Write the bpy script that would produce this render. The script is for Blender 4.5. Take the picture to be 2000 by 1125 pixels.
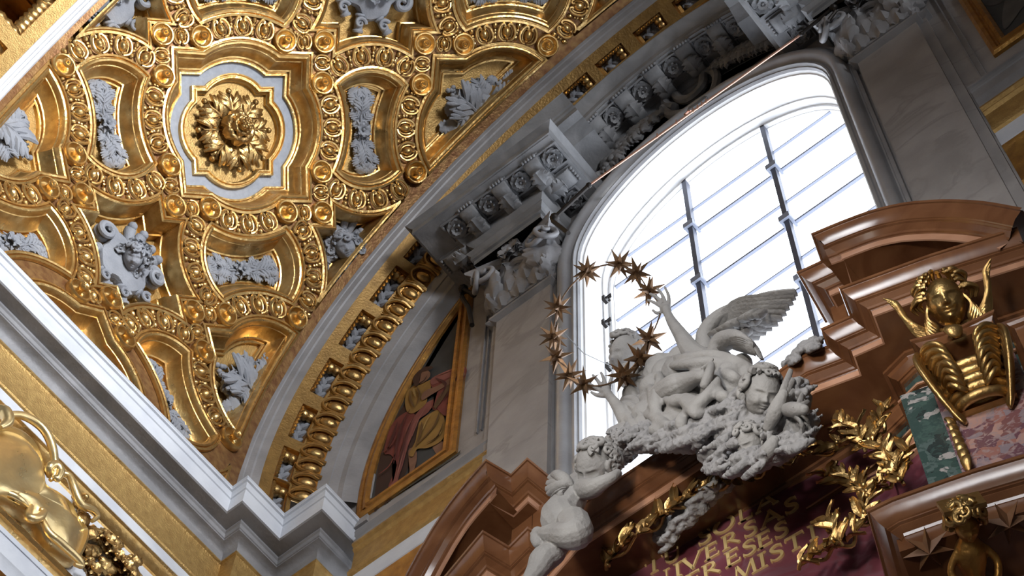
import bpy, bmesh, math, random
import numpy as np
from mathutils import Vector, Matrix, noise
from math import pi, sin, cos, sqrt, radians, atan2
C = bpy.context.scene.collection
for _o in list(bpy.data.objects): bpy.data.objects.remove(_o)

# ---------------- camera ----------------
FPX = 3898.74
RX = np.array([0.77960, 0.62573, 0.02527])     # image right, expressed per world axis
RM = np.array([[0.7796, 0.6257, 0.0253], [-0.5619, 0.7167, -0.4130], [-0.2766, 0.3078, 0.9104]])   # rows: right, down, forward
u_, s_, v_ = np.linalg.svd(RM); RM = u_ @ v_
cam_d = bpy.data.cameras.new('camera'); cam = bpy.data.objects.new('camera', cam_d); C.objects.link(cam)
cam_d.sensor_width = 36.0; cam_d.lens = 36.0 * FPX / 2000.0; cam_d.clip_start = .05; cam_d.clip_end = 500
cam.matrix_world = Matrix([[RM[0][i], -RM[1][i], -RM[2][i], 0] for i in range(3)] + [[0, 0, 0, 1]])
bpy.context.scene.camera = cam

# ---------------- light ----------------
sc = bpy.context.scene
sc.view_settings.view_transform = 'Standard'; sc.view_settings.look = 'None'
sc.view_settings.gamma = 1.0; sc.view_settings.use_curve_mapping = False
sc.view_settings.exposure = 0.0
W_ = bpy.data.worlds.new('daylight'); sc.world = W_; W_.use_nodes = True
nt = W_.node_tree; nt.nodes.clear()
tc = nt.nodes.new('ShaderNodeTexCoord'); sp = nt.nodes.new('ShaderNodeSeparateXYZ')
mr = nt.nodes.new('ShaderNodeMapRange'); mr.inputs[1].default_value = .12; mr.inputs[2].default_value = .25
mr.inputs[3].default_value = 0; mr.inputs[4].default_value = 1
rp = nt.nodes.new('ShaderNodeValToRGB')            # dim nave below and behind, a white overcast sky beyond the end wall
rp.color_ramp.elements[0].position = .0; rp.color_ramp.elements[0].color = (.065, .06, .056, 1)
rp.color_ramp.elements[1].position = 1.; rp.color_ramp.elements[1].color = (4.6, 4.8, 5.2, 1)
bg = nt.nodes.new('ShaderNodeBackground'); wo = nt.nodes.new('ShaderNodeOutputWorld')
nt.links.new(tc.outputs['Generated'], sp.inputs[0]); nt.links.new(sp.outputs[1], mr.inputs[0])
nt.links.new(mr.outputs[0], rp.inputs[0]); nt.links.new(rp.outputs[0], bg.inputs[0]); nt.links.new(bg.outputs[0], wo.inputs[0])

def area(name, loc, target, sx, sy, power, col):
    l = bpy.data.lights.new(name, 'AREA'); l.shape = 'RECTANGLE'; l.size = sx; l.size_y = sy; l.energy = power; l.color = col
    o = bpy.data.objects.new(name, l); C.objects.link(o); o.location = loc
    d = Vector(target) - Vector(loc); o.rotation_euler = d.to_track_quat('-Z', 'Y').to_euler(); return o
wl = area('assumed_light_right', (8.5, 0.6, 14.0), (-5.9, 1.9, 17.0), 2.2, 3.2, 340, (.95, .97, 1.0)); wl.data.spread = radians(54)  # assumed source, side read off the relief shadows; no window is seen there
rl = area('added_fill_rear', (0.8, -8.0, 9.8), (-3.0, 5.2, 10.8), 3.5, 4.5, 85, (.96, .97, 1.0)); rl.data.spread = radians(42)  # fill added to brighten the altar and its letters; no source seen behind
nl = area('added_light_nave', (7.5, -3.5, 15.0), (-7.5, 1.2, 14.2), 2.2, 3.5, 130, (.93, .96, 1.0)); nl.data.spread = radians(50)  # added to brighten the left cornice and frieze; no window known there

ll = area('letter_fill_light', (-1.0, -6.5, 3.5), (-2.9, 5.5, 10.3), 1.6, 1.6, 26, (1.0, .95, .86)); ll.data.spread = radians(24)  # added fill aimed at the inscription; no lamp is known there

# ---------------- helpers ----------------
def ray(px, py):
    return RM.T @ np.array([px - 1000., py - 562.5, FPX])
def onY(px, py, y):
    d = ray(px, py); return d * (y / d[1])
def onZ(px, py, z):
    d = ray(px, py); return d * (z / d[2])
class Plane:      # vertical plane through (x0, y0) turned by phi; local s along it, z up, h towards the nave
    def __init__(s, x0, y0, phi=0.):
        p = radians(phi); s.o = np.array([x0, y0, 0.]); s.d = np.array([cos(p), sin(p), 0.]); s.n = np.array([sin(p), -cos(p), 0.])
    def un(s, px, py, h=0.):
        r = ray(px, py); o = s.o + s.n * h; t = (o @ s.n) / (r @ s.n); q = r * t - o
        return np.array([q @ s.d, q[2]])
    def P(s, a, z, h=0.):
        return s.o + s.d * a + s.n * h + np.array([0, 0, z])
    def mat(s, a, z, h=0., rot=0., sc=1.):   # local x along s, y up, z out
        M = Matrix(((s.d[0], 0, s.n[0], 0), (s.d[1], 0, s.n[1], 0), (0, 1, 0, 0), (0, 0, 0, 1)))
        p = s.P(a, z, h)
        return Matrix.Translation(Vector(p)) @ M @ Matrix.Rotation(rot, 4, 'Z') @ Matrix.Scale(sc, 4)

def mesh(name, V, F, mat=None, parent=None, smooth=40, mw=None):
    me = bpy.data.meshes.new(name)
    me.from_pydata([tuple(map(float, v)) for v in V], [], [tuple(f) for f in F])
    if smooth:
        me.polygons.foreach_set('use_smooth', [True] * len(me.polygons))
        try: me.set_sharp_from_angle(angle=radians(smooth))
        except Exception: pass
    if mat is not None: me.materials.append(mat)
    me.update()
    o = bpy.data.objects.new(name, me); C.objects.link(o)
    if parent is not None: o.parent = parent
    if mw is not None: o.matrix_local = mw
    return o
def inst(name, me, parent=None, mw=None):
    o = bpy.data.objects.new(name, me); C.objects.link(o)
    if parent is not None: o.parent = parent
    if mw is not None: o.matrix_local = mw
    return o
def tag(o, label=None, cat=None, group=None, kind=None):
    if label: o['label'] = label
    if cat: o['category'] = cat
    if group: o['group'] = group
    if kind: o['kind'] = kind
    return o
def empty(name, loc=(0, 0, 0), label=None, cat=None, group=None):
    o = bpy.data.objects.new(name, None); C.objects.link(o); o.location = Vector([float(x) for x in loc]); o.empty_display_size = .1
    o['_b'] = 1; del o['_b']
    return tag(o, label, cat, group)
def keep(parent, o):          # parent a world-space part to an empty without moving it
    o.parent = parent; o.matrix_parent_inverse = Matrix.Translation(-parent.location); return o
class MB:
    def __init__(s): s.V = []; s.F = []
    def add(s, V, F, M=None):
        n = len(s.V)
        if M is not None:
            A = np.array(M); V = np.asarray(V, float); V = V @ A[:3, :3].T + A[:3, 3]
        s.V += [tuple(v) for v in V]; s.F += [tuple(i + n for i in f) for f in F]; return s
    def obj(s, name, mat, parent=None, smooth=40, mw=None):
        return mesh(name, s.V, s.F, mat, parent, smooth, mw)
def grid(R, closed_u=False, closed_v=False):   # R[i][j] points
    n = len(R); m = len(R[0]); V = [p for r in R for p in r]; F = []
    for i in range(n - (0 if closed_u else 1)):
        for j in range(m - (0 if closed_v else 1)):
            a = i * m + j; b = i * m + (j + 1) % m; c = ((i + 1) % n) * m + (j + 1) % m; d = ((i + 1) % n) * m + j
            F.append((a, b, c, d))
    return V, F
def box(x0, x1, y0, y1, z0, z1):
    V = [(x, y, z) for x in (x0, x1) for y in (y0, y1) for z in (z0, z1)]
    return V, [(0, 1, 3, 2), (4, 6, 7, 5), (0, 4, 5, 1), (2, 3, 7, 6), (0, 2, 6, 4), (1, 5, 7, 3)]
def lathe(prof, n=20, cap=True):
    R = [[(r * cos(2 * pi * j / n), r * sin(2 * pi * j / n), z) for j in range(n)] for r, z in prof]
    return grid(R, False, True)
def ball(c=(0, 0, 0), r=1., n=12, m=8, sc=(1, 1, 1)):
    R = [[(c[0] + r * sc[0] * sin(pi * i / m) * cos(2 * pi * j / n), c[1] + r * sc[1] * sin(pi * i / m) * sin(2 * pi * j / n), c[2] + r * sc[2] * cos(pi * i / m)) for j in range(n)] for i in range(m + 1)]
    return grid(R, False, True)
def tube(P, rad, n=8, caps=True, flat=1.):
    P = [np.asarray(p, float) for p in P]; k = len(P)
    if not hasattr(rad, '__len__'): rad = [rad] * k
    T = [P[min(i + 1, k - 1)] - P[max(i - 1, 0)] for i in range(k)]; T = [t / (np.linalg.norm(t) + 1e-9) for t in T]
    a = np.array([0, 0, 1.]) if abs(T[0][2]) < .9 else np.array([1., 0, 0])
    N = np.cross(T[0], a); N /= np.linalg.norm(N); R = []
    for i in range(k):
        N = N - T[i] * (N @ T[i]); N /= (np.linalg.norm(N) + 1e-9); B = np.cross(T[i], N)
        R.append([P[i] + rad[i] * (cos(2 * pi * j / n) * N + flat * sin(2 * pi * j / n) * B) for j in range(n)])
    V, F = grid(R, False, True)
    if caps: F += [tuple(range(n))[::-1], tuple((k - 1) * n + j for j in range(n))]
    return V, F
def smooth_path(P, n=8, closed=False):
    P = [np.asarray(p, float) for p in P]; out = []; k = len(P)
    rng = range(k if closed else k - 1)
    for i in rng:
        g = (lambda q: P[q % k]) if closed else (lambda q: P[min(max(q, 0), k - 1)])
        a, b, c, d = g(i - 1), g(i), g(i + 1), g(i + 2)
        for j in range(n):
            t = j / n
            out.append(.5 * ((2 * b) + (-a + c) * t + (2 * a - 5 * b + 4 * c - d) * t * t + (-a + 3 * b - 3 * c + d) * t ** 3))
    if not closed: out.append(P[-1])
    return out
def offs(P, d, closed=False):     # mitred 2D offset, positive to the left of travel
    P = [np.asarray(p, float)[:2] for p in P]; k = len(P); out = []
    for i in range(k):
        a = P[(i - 1) % k] if (closed or i > 0) else None; c = P[(i + 1) % k] if (closed or i < k - 1) else None
        t1 = None if a is None else (P[i] - a) / (np.linalg.norm(P[i] - a) + 1e-9); t2 = None if c is None else (c - P[i]) / (np.linalg.norm(c - P[i]) + 1e-9)
        if t1 is None: t1 = t2
        if t2 is None: t2 = t1
        n1 = np.array([-t1[1], t1[0]]); n2 = np.array([-t2[1], t2[0]]); m = n1 + n2; q = max(.15, 1 + n1 @ n2)
        out.append(P[i] + m / q * d)
    return out
def sweep(path, prof, fn, closed=False):   # prof: (offset, height); fn(x, y, height) -> 3D
    R = []
    for o, h in prof: R.append([fn(p[0], p[1], h) for p in offs(path, o, closed)])
    return grid(R, False, closed)
def sharpen(path, per=.12):
    return path
def arc(cx, cy, r, a0, a1, n):
    return [(cx + r * cos(radians(a0 + (a1 - a0) * i / n)), cy + r * sin(radians(a0 + (a1 - a0) * i / n))) for i in range(n + 1)]

# ---------------- materials ----------------
def mat(name, col, rough=.6, metal=0., col2=None, scale=4., bump=.0, bscale=20., detail=6, dist=0., lo=.35, hi=.65, rough2=None, vein=None, vscale=3., spec=None):
    m = bpy.data.materials.new(name); m.use_nodes = True; n = m.node_tree.nodes; L = m.node_tree.links
    b = n['Principled BSDF']; b.inputs['Roughness'].default_value = rough; b.inputs['Metallic'].default_value = metal
    if spec is not None: b.inputs['Specular IOR Level'].default_value = spec
    g = n.new('ShaderNodeTexCoord'); out = None
    geo = n.new('ShaderNodeNewGeometry')
    src = geo.outputs['Position']
    if col2:
        t = n.new('ShaderNodeTexNoise'); t.inputs['Scale'].default_value = scale; t.inputs['Detail'].default_value = detail; t.inputs['Distortion'].default_value = dist
        L.new(src, t.inputs['Vector']); r = n.new('ShaderNodeValToRGB'); r.color_ramp.elements[0].position = lo; r.color_ramp.elements[1].position = hi
        r.color_ramp.elements[0].color = (*col, 1); r.color_ramp.elements[1].color = (*col2, 1); L.new(t.outputs[0], r.inputs[0]); out = r.outputs[0]
        if rough2 is not None:
            q = n.new('ShaderNodeMapRange'); q.inputs[1].default_value = lo; q.inputs[2].default_value = hi; q.inputs[3].default_value = rough; q.inputs[4].default_value = rough2
            L.new(t.outputs[0], q.inputs[0]); L.new(q.outputs[0], b.inputs['Roughness'])
    else:
        b.inputs['Base Color'].default_value = (*col, 1)
    if vein:
        t = n.new('ShaderNodeTexNoise'); t.inputs['Scale'].default_value = vscale; t.inputs['Detail'].default_value = 8; t.inputs['Distortion'].default_value = 1.6
        L.new(src, t.inputs['Vector']); r = n.new('ShaderNodeValToRGB'); e = r.color_ramp.elements
        e[0].position = .47; e[0].color = (0, 0, 0, 1); e[1].position = .53; e[1].color = (0, 0, 0, 1); k = e.new(.5); k.color = (1, 1, 1, 1)
        L.new(t.outputs[0], r.inputs[0]); mx = n.new('ShaderNodeMixRGB'); L.new(r.outputs[0], mx.inputs[0])
        if out: L.new(out, mx.inputs[1])
        else: mx.inputs[1].default_value = (*col, 1)
        mx.inputs[2].default_value = (*vein, 1); out = mx.outputs[0]
    if out: L.new(out, b.inputs['Base Color'])
    if bump:
        t = n.new('ShaderNodeTexNoise'); t.inputs['Scale'].default_value = bscale; t.inputs['Detail'].default_value = 5
        L.new(src, t.inputs['Vector']); bp = n.new('ShaderNodeBump'); bp.inputs['Strength'].default_value = bump; bp.inputs['Distance'].default_value = .02
        L.new(t.outputs[0], bp.inputs['Height']); L.new(bp.outputs[0], b.inputs['Normal'])
    return m
M = {}
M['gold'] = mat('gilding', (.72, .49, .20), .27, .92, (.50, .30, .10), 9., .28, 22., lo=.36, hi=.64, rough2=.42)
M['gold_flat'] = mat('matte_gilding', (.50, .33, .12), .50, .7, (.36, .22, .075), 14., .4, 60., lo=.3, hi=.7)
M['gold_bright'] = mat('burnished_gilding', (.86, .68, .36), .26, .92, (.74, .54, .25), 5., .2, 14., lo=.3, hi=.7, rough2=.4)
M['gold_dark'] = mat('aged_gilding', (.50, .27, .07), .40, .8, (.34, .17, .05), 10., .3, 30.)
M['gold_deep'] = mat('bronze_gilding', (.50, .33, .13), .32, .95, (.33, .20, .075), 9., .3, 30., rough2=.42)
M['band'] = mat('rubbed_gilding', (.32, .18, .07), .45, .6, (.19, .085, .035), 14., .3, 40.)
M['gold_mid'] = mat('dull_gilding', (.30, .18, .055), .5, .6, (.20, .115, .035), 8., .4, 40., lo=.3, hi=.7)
M['carve'] = mat('shaded_carved_marble', (.13, .133, .14), .6, 0, (.21, .212, .22), 3., .2, 30., dist=.8)  # grey darkened in the colour where the upper cornice gets little light
M['bole'] = mat('red_bole', (.22, .085, .035), .6, .2, (.30, .14, .05), 12., .2, 40.)
M['stucco'] = mat('grey_stucco', (.19, .20, .225), .75, 0, (.25, .26, .285), 6., .3, 60.)
M['stucco_flat'] = mat('grey_field', (.25, .27, .305), .7, 0, (.30, .32, .36), 18., .15, 40.)
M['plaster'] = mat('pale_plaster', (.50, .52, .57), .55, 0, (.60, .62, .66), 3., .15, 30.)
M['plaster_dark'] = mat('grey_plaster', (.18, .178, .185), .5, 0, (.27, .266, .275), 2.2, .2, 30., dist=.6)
M['wallstone'] = mat('veined_wall_marble', (.26, .242, .235), .55, 0, (.34, .318, .308), 2.5, .15, 20., vein=(.245, .228, .22), vscale=.7)
M['streaky'] = mat('streaked_grey_marble', (.15, .135, .13), .5, 0, (.27, .245, .235), 3., .1, 30., dist=1.5)
M['white'] = mat('white_stucco_reveal', (.80, .80, .80), .6, 0, (.86, .86, .86), 5., .08, 20.)
M['brown'] = mat('brown_marble', (.105, .040, .016), .20, 0, (.18, .078, .034), 3.5, .03, 12., dist=1.2, lo=.3, hi=.7)
M['brown_mid'] = mat('carved_brown_marble', (.16, .075, .035), .35, 0, (.22, .11, .055), 5.)
M['brown_light'] = mat('light_brown_marble', (.34, .17, .10), .3, 0, (.44, .24, .15), 4., .03, 12., dist=.8)
M['statue'] = mat('statue_stucco', (.235, .226, .22), .75, 0, (.30, .29, .28), 5., .35, 45.)
M['cloudm'] = mat('rough_stucco', (.215, .21, .213), .85, 0, (.28, .272, .272), 7., .8, 30.)
M['plum'] = mat('plum_marble', (.095, .022, .032), .3, 0, (.15, .045, .06), 3., .03, 20., vein=(.13, .055, .07), vscale=2.0)
M['letter'] = mat('letter_gilding', (.80, .60, .27), .42, .55)
M['iron'] = mat('dark_iron', (.02, .016, .014), .5, .6)
M['copper'] = mat('copper_pipe', (.62, .36, .27), .35, .7)
M['arch'] = mat('polished_grey_stucco', (.24, .24, .25), .28, 0, (.32, .32, .33), 2.2, .08, 30.)
M['mull'] = mat('dark_window_iron', (.10, .11, .15), .5, .3)
M['lead'] = mat('window_iron', (.30, .33, .42), .6, .0)
M['starm'] = mat('bronze_star', (.17, .095, .045), .42, .75, (.10, .055, .028), 20.)
def stones(name, base, spots, scale, thr, base2=None):
    m = bpy.data.materials.new(name); m.use_nodes = True; n = m.node_tree.nodes; L = m.node_tree.links; b = n['Principled BSDF']
    b.inputs['Roughness'].default_value = .22
    geo = n.new('ShaderNodeNewGeometry'); t = n.new('ShaderNodeTexNoise'); t.inputs['Scale'].default_value = scale * .4; t.inputs['Detail'].default_value = 4
    ad = n.new('ShaderNodeMixRGB'); ad.blend_type = 'ADD'; ad.inputs[0].default_value = .25; L.new(geo.outputs['Position'], t.inputs['Vector']); L.new(geo.outputs['Position'], ad.inputs[1]); L.new(t.outputs[1], ad.inputs[2])
    v = n.new('ShaderNodeTexVoronoi'); v.inputs['Scale'].default_value = scale; L.new(ad.outputs[0], v.inputs['Vector'])
    r = n.new('ShaderNodeValToRGB'); r.color_ramp.interpolation = 'CONSTANT'
    sp2 = n.new('ShaderNodeSeparateColor'); L.new(v.outputs['Color'], sp2.inputs[0]); L.new(sp2.outputs[0], r.inputs[0])
    e = r.color_ramp.elements; e[0].position = 0; e[0].color = (*base, 1); e[1].position = thr; e[1].color = (*spots[0], 1)
    for i, s in enumerate(spots[1:]): k = e.new(thr + (1 - thr) * (i + 1) / len(spots)); k.color = (*s, 1)
    t2 = n.new('ShaderNodeTexNoise'); t2.inputs['Scale'].default_value = scale * 1.2; t2.inputs['Detail'].default_value = 8; t2.inputs['Distortion'].default_value = 2
    L.new(geo.outputs['Position'], t2.inputs['Vector']); r2 = n.new('ShaderNodeValToRGB'); r2.color_ramp.elements[0].position = .50; r2.color_ramp.elements[1].position = .62
    r2.color_ramp.elements[0].color = (0, 0, 0, 1); L.new(t2.outputs[0], r2.inputs[0])
    mx = n.new('ShaderNodeMixRGB'); mx.inputs[2].default_value = (*(base2 or base), 1); L.new(r2.outputs[0], mx.inputs[0]); L.new(r.outputs[0], mx.inputs[1])
    L.new(mx.outputs[0], b.inputs['Base Color']); return m
M['green'] = stones('green_breccia', (.03, .055, .05), [(.045, .08, .07), (.02, .03, .03), (.07, .10, .095), (.30, .28, .27)], 14., .35, (.035, .06, .055))
M['breccia'] = stones('purple_breccia', (.16, .07, .07), [(.26, .12, .10), (.12, .055, .07), (.34, .20, .17), (.20, .16, .18)], 13., .25, (.27, .19, .19))
# ================= coffered barrel vault =================
SC = 15.0
VX, VZ, VR = -.1735 * SC, 1.035 * SC, .3435 * SC
Y0, B0, DA, DB = .2183 * SC, .2255 * SC, .129 * SC, .143 * SC
def CP(u, w, h=0.):       # ceiling lattice coordinates -> world; h = metres proud of the ribs
    b = max(B0 + DB * (u + w), -.46); th = pi - max(b, 0) / VR; r = VR - h
    if b < 0: return np.array([VX - r, Y0 + DA * (u - w), VZ + b])
    return np.array([VX + r * cos(th), Y0 + DA * (u - w), VZ + r * sin(th)])
def CM(u, w, h=0., rot=0., sc=1.):
    p = CP(u, w, h); x = CP(u + .01, w, h) - p; x /= np.linalg.norm(x); th = pi - (B0 + DB * (u + w)) / VR
    n = -np.array([cos(th), 0, sin(th)]); y = np.cross(n, x); y /= np.linalg.norm(y); x = np.cross(y, n)
    m = Matrix(((x[0], y[0], n[0], p[0]), (x[1], y[1], n[1], p[1]), (x[2], y[2], n[2], p[2]), (0, 0, 0, 1)))
    return m @ Matrix.Rotation(rot, 4, 'Z') @ Matrix.Scale(sc, 4)

def isect(a, b, g, d):
    def ln(p): return np.array(p[1], float), p[2] - d
    def ci(p): return np.array(p[1], float), p[2] - p[3] * d
    if a[0] == 'L' and b[0] == 'L':
        n1, c1 = ln(a); n2, c2 = ln(b); return np.linalg.solve(np.array([n1, n2]), np.array([c1, c2]))
    if a[0] == 'A' and b[0] == 'L': a, b = b, a
    if a[0] == 'L':
        n, c = ln(a); q, r = ci(b); t = c - n @ q
        if abs(t) > r: return np.array(g, float)
        f = q + n * t; k = sqrt(max(r * r - t * t, 0)); e = np.array([-n[1], n[0]])
        s = [f + e * k, f - e * k]
    else:
        q1, r1 = ci(a); q2, r2 = ci(b); D = q2 - q1; L = np.linalg.norm(D); x = (L * L + r1 * r1 - r2 * r2) / (2 * L); k = sqrt(max(r1 * r1 - x * x, 0))
        f = q1 + D / L * x; e = np.array([-D[1], D[0]]) / L; s = [f + e * k, f - e * k]
    return min(s, key=lambda p: np.linalg.norm(p - g))
class Shape:      # prims[i] runs from vertex i to vertex i+1
    def __init__(s, prims, verts, c=(0, 0), rot=0):
        s.p = prims; s.v = [np.array(q, float) for q in verts]; s.c = np.array(c, float); s.rot = rot
    def at(s, d, na=14, nl=4):
        k = len(s.p); V = [v.copy() for v in s.v]; st = max(1, int(abs(d) / .01))
        for q in range(1, st + 1):
            dd = d * q / st; V = [isect(s.p[i - 1], s.p[i], V[i], dd) for i in range(k)]
        out = []
        for i in range(k):
            a, b = V[i], V[(i + 1) % k]; p = s.p[i]
            if p[0] == 'L':
                out += [a + (b - a) * t / nl for t in range(nl)]
            else:
                q = np.array(p[1]); r = p[2] - p[3] * d; A = atan2(*(a - q)[::-1]); B = atan2(*(b - q)[::-1]); D = (B - A + pi) % (2 * pi) - pi
                out += [q + r * np.array([cos(A + D * t / na), sin(A + D * t / na)]) for t in range(na)]
        cr, sr = cos(s.rot), sin(s.rot)
        return [s.c + np.array([cr * x - sr * y, sr * x + cr * y]) for x, y in out]
def rot4(P, V, k=4):
    prims = []; verts = []
    for i in range(k):
        a = i * 2 * pi / k; R = np.array([[cos(a), -sin(a)], [sin(a), cos(a)]])
        for p in P: prims.append((p[0], tuple(R @ np.array(p[1]))) + tuple(p[2:]))
        for v in V: verts.append(R @ np.array(v))
    return prims, verts
cc, ee = .308, .16
ALC, AR = (.059, 0), .296
st_p, st_v = rot4([('L', (1, 0), cc), ('A', ALC, AR, 1), ('L', (1, 0), cc)], [(cc, -cc), (cc, -ee), (cc, ee)])
SA_, SB_ = .192, .16; SPR = .232; SPC = .03; SIC = .441
sp_p = [('A', (-SIC + .882, 0), AR, -1), ('A', (0, SPC), SPR, 1), ('A', (-SIC, 0), AR, -1), ('A', (0, -SPC), SPR, 1)]
sp_v = [(SA_, -SB_), (SA_, SB_), (-SA_, SB_), (-SA_, -SB_)]
q_ = .192
def cell_half_wall():
    k = 1 / sqrt(2)
    pr = [('A', (0, .47), SPR, -1), ('L', (-1, 0), q_), ('L', (0, 1), q_), ('A', (-.47, 0), SPR, -1), ('L', (k, -k), -.03 * k)]
    return pr, [(.13, .245), (-q_, .34), (-q_, q_), (-.34, q_), (-.245, -.13)]
def cell_half_band():
    k = 1 / sqrt(2)
    pr = [('L', (1, 0), q_), ('A', (0, .47), SPR, -1), ('L', (-1, 0), q_), ('L', (0, 1), q_), ('A', (-.47, 0), SPR, -1), ('L', (0, -1), q_), ('L', (k, -k), -.03 * k)]
    return pr, [(q_, .222), (q_, .34), (-q_, .34), (-q_, q_), (-.34, q_), (-.34, -q_), (-.222, -q_)]
def cell_full():
    pr = []; v = []
    for i in range(4):
        a = i * pi / 2; R = np.array([[cos(a), -sin(a)], [sin(a), cos(a)]])
        seq = [(('L', (1, 0), q_), (q_, q_)), (('A', (0, .47), SPR, -1), (q_, .34)), (('L', (-1, 0), q_), (-q_, .34))]
        for p, vv in seq: pr.append((p[0], tuple(R @ np.array(p[1]))) + tuple(p[2:])); v.append(R @ np.array(vv))
    return pr, v
def star_half():
    k = 1 / sqrt(2)
    return [('A', (0, .059), AR, 1), ('L', (0, 1), cc), ('L', (-1, 0), cc), ('A', (-.059, 0), AR, 1), ('L', (k, -k), -.03 * k)], \
           [(.223, .253), (-ee, cc), (-cc, cc), (-cc, ee), (-.253, -.223)]
def star_half_full():
    k = 1 / sqrt(2)
    return [('L', (0, 1), cc), ('A', (0, .059), AR, 1), ('L', (0, 1), cc), ('L', (-1, 0), cc), ('A', (-.059, 0), AR, 1), ('L', (-1, 0), cc), ('L', (k, -k), -.03 * k)], \
           [(.278, cc), (ee, cc), (-ee, cc), (-cc, cc), (-cc, ee), (-cc, -ee), (-cc, -.278)]
BW = .036
PROF = [(BW, 0), (BW + .001, .03), (.045, .034), (.046, .012), (.049, .012), (.051, .034), (.056, .042), (.062, .034), (.067, .01), (.069, -.02), (.072, -.025),
        (.073, -.05), (.078, -.09), (.085, -.125), (.093, -.15), (.098, -.155), (.0985, -.19), (.104, -.195), (.105, -.175), (.111, -.175), (.112, -.215)]
PROFS = [(BW, 0), (BW + .001, .03), (.045, .034), (.046, .012), (.049, .012), (.051, .034), (.055, .042), (.06, .03), (.062, -.01), (.066, -.06), (.072, -.10), (.073, -.17), (.078, -.175), (.08, -.27)]
def ring(shape, prof, na=14, nl=4):
    R = []
    for d, h in prof: R.append([CP(x, y, h) for x, y in shape.at(d, na, nl)])
    return R
def fill(shape, d, h):
    P = shape.at(d); n = len(P); c = sum(P) / n; V = [CP(*c, h)]; F = []
    for t in (.5, 1.): V += [CP(*(c + (p - c) * t), h) for p in P]
    for i in range(n):
        j = (i + 1) % n; F += [(0, 1 + i, 1 + j), (1 + i, 1 + n + i, 1 + n + j, 1 + j)]
    return V, F
def coffer(kind, c, rot, label, band=None, prof=PROF, fieldmat='gold_flat', pd=None):
    t = empty('coffer', label=label, cat='coffer')
    pr, v = kind; s = Shape(pr, v, c, rot)
    b = band or kind; bs = Shape(b[0], b[1], c, rot)
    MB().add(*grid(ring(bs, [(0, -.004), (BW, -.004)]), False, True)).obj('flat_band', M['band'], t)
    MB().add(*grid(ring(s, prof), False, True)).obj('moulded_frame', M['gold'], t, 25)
    return t, s
ceil_base = MB()
R = [[CP((b + a) / 2, (b - a) / 2, -.40) for a in np.linspace(-1.05, 1.02, 12)] for b in np.linspace(-1.75, 4.6, 60)]
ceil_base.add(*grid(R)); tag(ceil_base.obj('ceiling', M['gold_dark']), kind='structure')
deep = PROF[-1][0]
# --- the octofoil in the middle of the bay
t, s = coffer((st_p, st_v), (0, 0), 0, 'large eight-lobed gilded coffer ringed in grey around the big gold flower')
MB().add(*grid(ring(s, [(.112, -.215), (.152, -.215)]), False, True)).obj('grey_field', M['stucco_flat'], t)
ip = [(.150, -.215), (.151, -.17), (.156, -.165), (.158, -.18), (.161, -.18), (.164, -.165), (.169, -.165), (.172, -.20), (.176, -.21), (.178, -.25)]
MB().add(*grid(ring(s, ip), False, True)).obj('inner_frame', M['gold'], t, 25)
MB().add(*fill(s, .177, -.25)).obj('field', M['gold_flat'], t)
# --- half octofoils against the ribs
halves = []
for c, rt, lab in [((1, 0), 0, 'half eight-lobed coffer with grey foliage against the rib, high above the carved cornice'),
                   ((0, -1), 0, 'half eight-lobed coffer with grey foliage, low beside the gilded arch'),
                   ((-1, 0), pi, 'half eight-lobed coffer with grey scrolling foliage at the left edge of the vault'),
                   ((0, 1), pi, 'half eight-lobed coffer above the big flower coffer at the vault top')]:
    t, s = coffer(star_half(), c, rt, lab, star_half_full()); halves.append(s)
    MB().add(*fill(s, .112, -.215)).obj('field', M['gold_flat'], t)
t, s = coffer((st_p, st_v), (-1, -1), 0, 'eight-lobed coffer mostly hidden behind the white cornice of the left wall')
MB().add(*fill(s, .112, -.215)).obj('field', M['gold_flat'], t)
t, s = coffer((st_p, st_v), (1, 1), 0, 'eight-lobed coffer further round the vault, above the picture')
MB().add(*fill(s, .112, -.215)).obj('field', M['gold_flat'], t)
for c_, r_ in (((.5, 1), 0), ((1.5, 1), 0), ((1, 1.5), pi / 2)):
    t, s = coffer((sp_p, sp_v), c_, r_, 'waisted gilded coffer further round the vault, ' + {.5: 'beside the near rib', 1.5: 'beside the window-wall rib', 1: 'nearest the far springing'}[c_[0]])
    MB().add(*fill(s, .112, -.215)).obj('field', M['gold_flat'], t)
for sgn, nm in ((1, 'window wall'), (-1, 'near')):
    R = [[CP((b + sgn * q) / 2, (b - sgn * q) / 2, -.012) for q in (.935, .95, .975, 1.0)] for b in np.linspace(-1.6, 4.4, 60)]
    tag(MB().add(*grid(R)).obj('trim_%d' % (30 + sgn), M['gold']), kind='structure')
# --- spool panels
SPOOLS = [((.5, 0), 0, 'right of the big flower coffer'), ((-.5, 0), 0, 'left of the big flower coffer'),
          ((0, -.5), pi / 2, 'just below the big flower coffer'), ((0, .5), pi / 2, 'above the big flower, cut by the top'),
          ((1, .5), pi / 2, 'at the vault top near the rib'), ((-.5, -1), 0, 'lowest of all, running down to the white cornice'),
          ((-1, -.5), pi / 2, 'at the left edge, cut by the cornice')]
for c, rt, lab in SPOOLS:
    t, s = coffer((sp_p, sp_v), c, rt, 'waisted gilded coffer ' + lab)
    MB().add(*fill(s, .112, -.215)).obj('field', M['gold_flat'], t)
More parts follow.
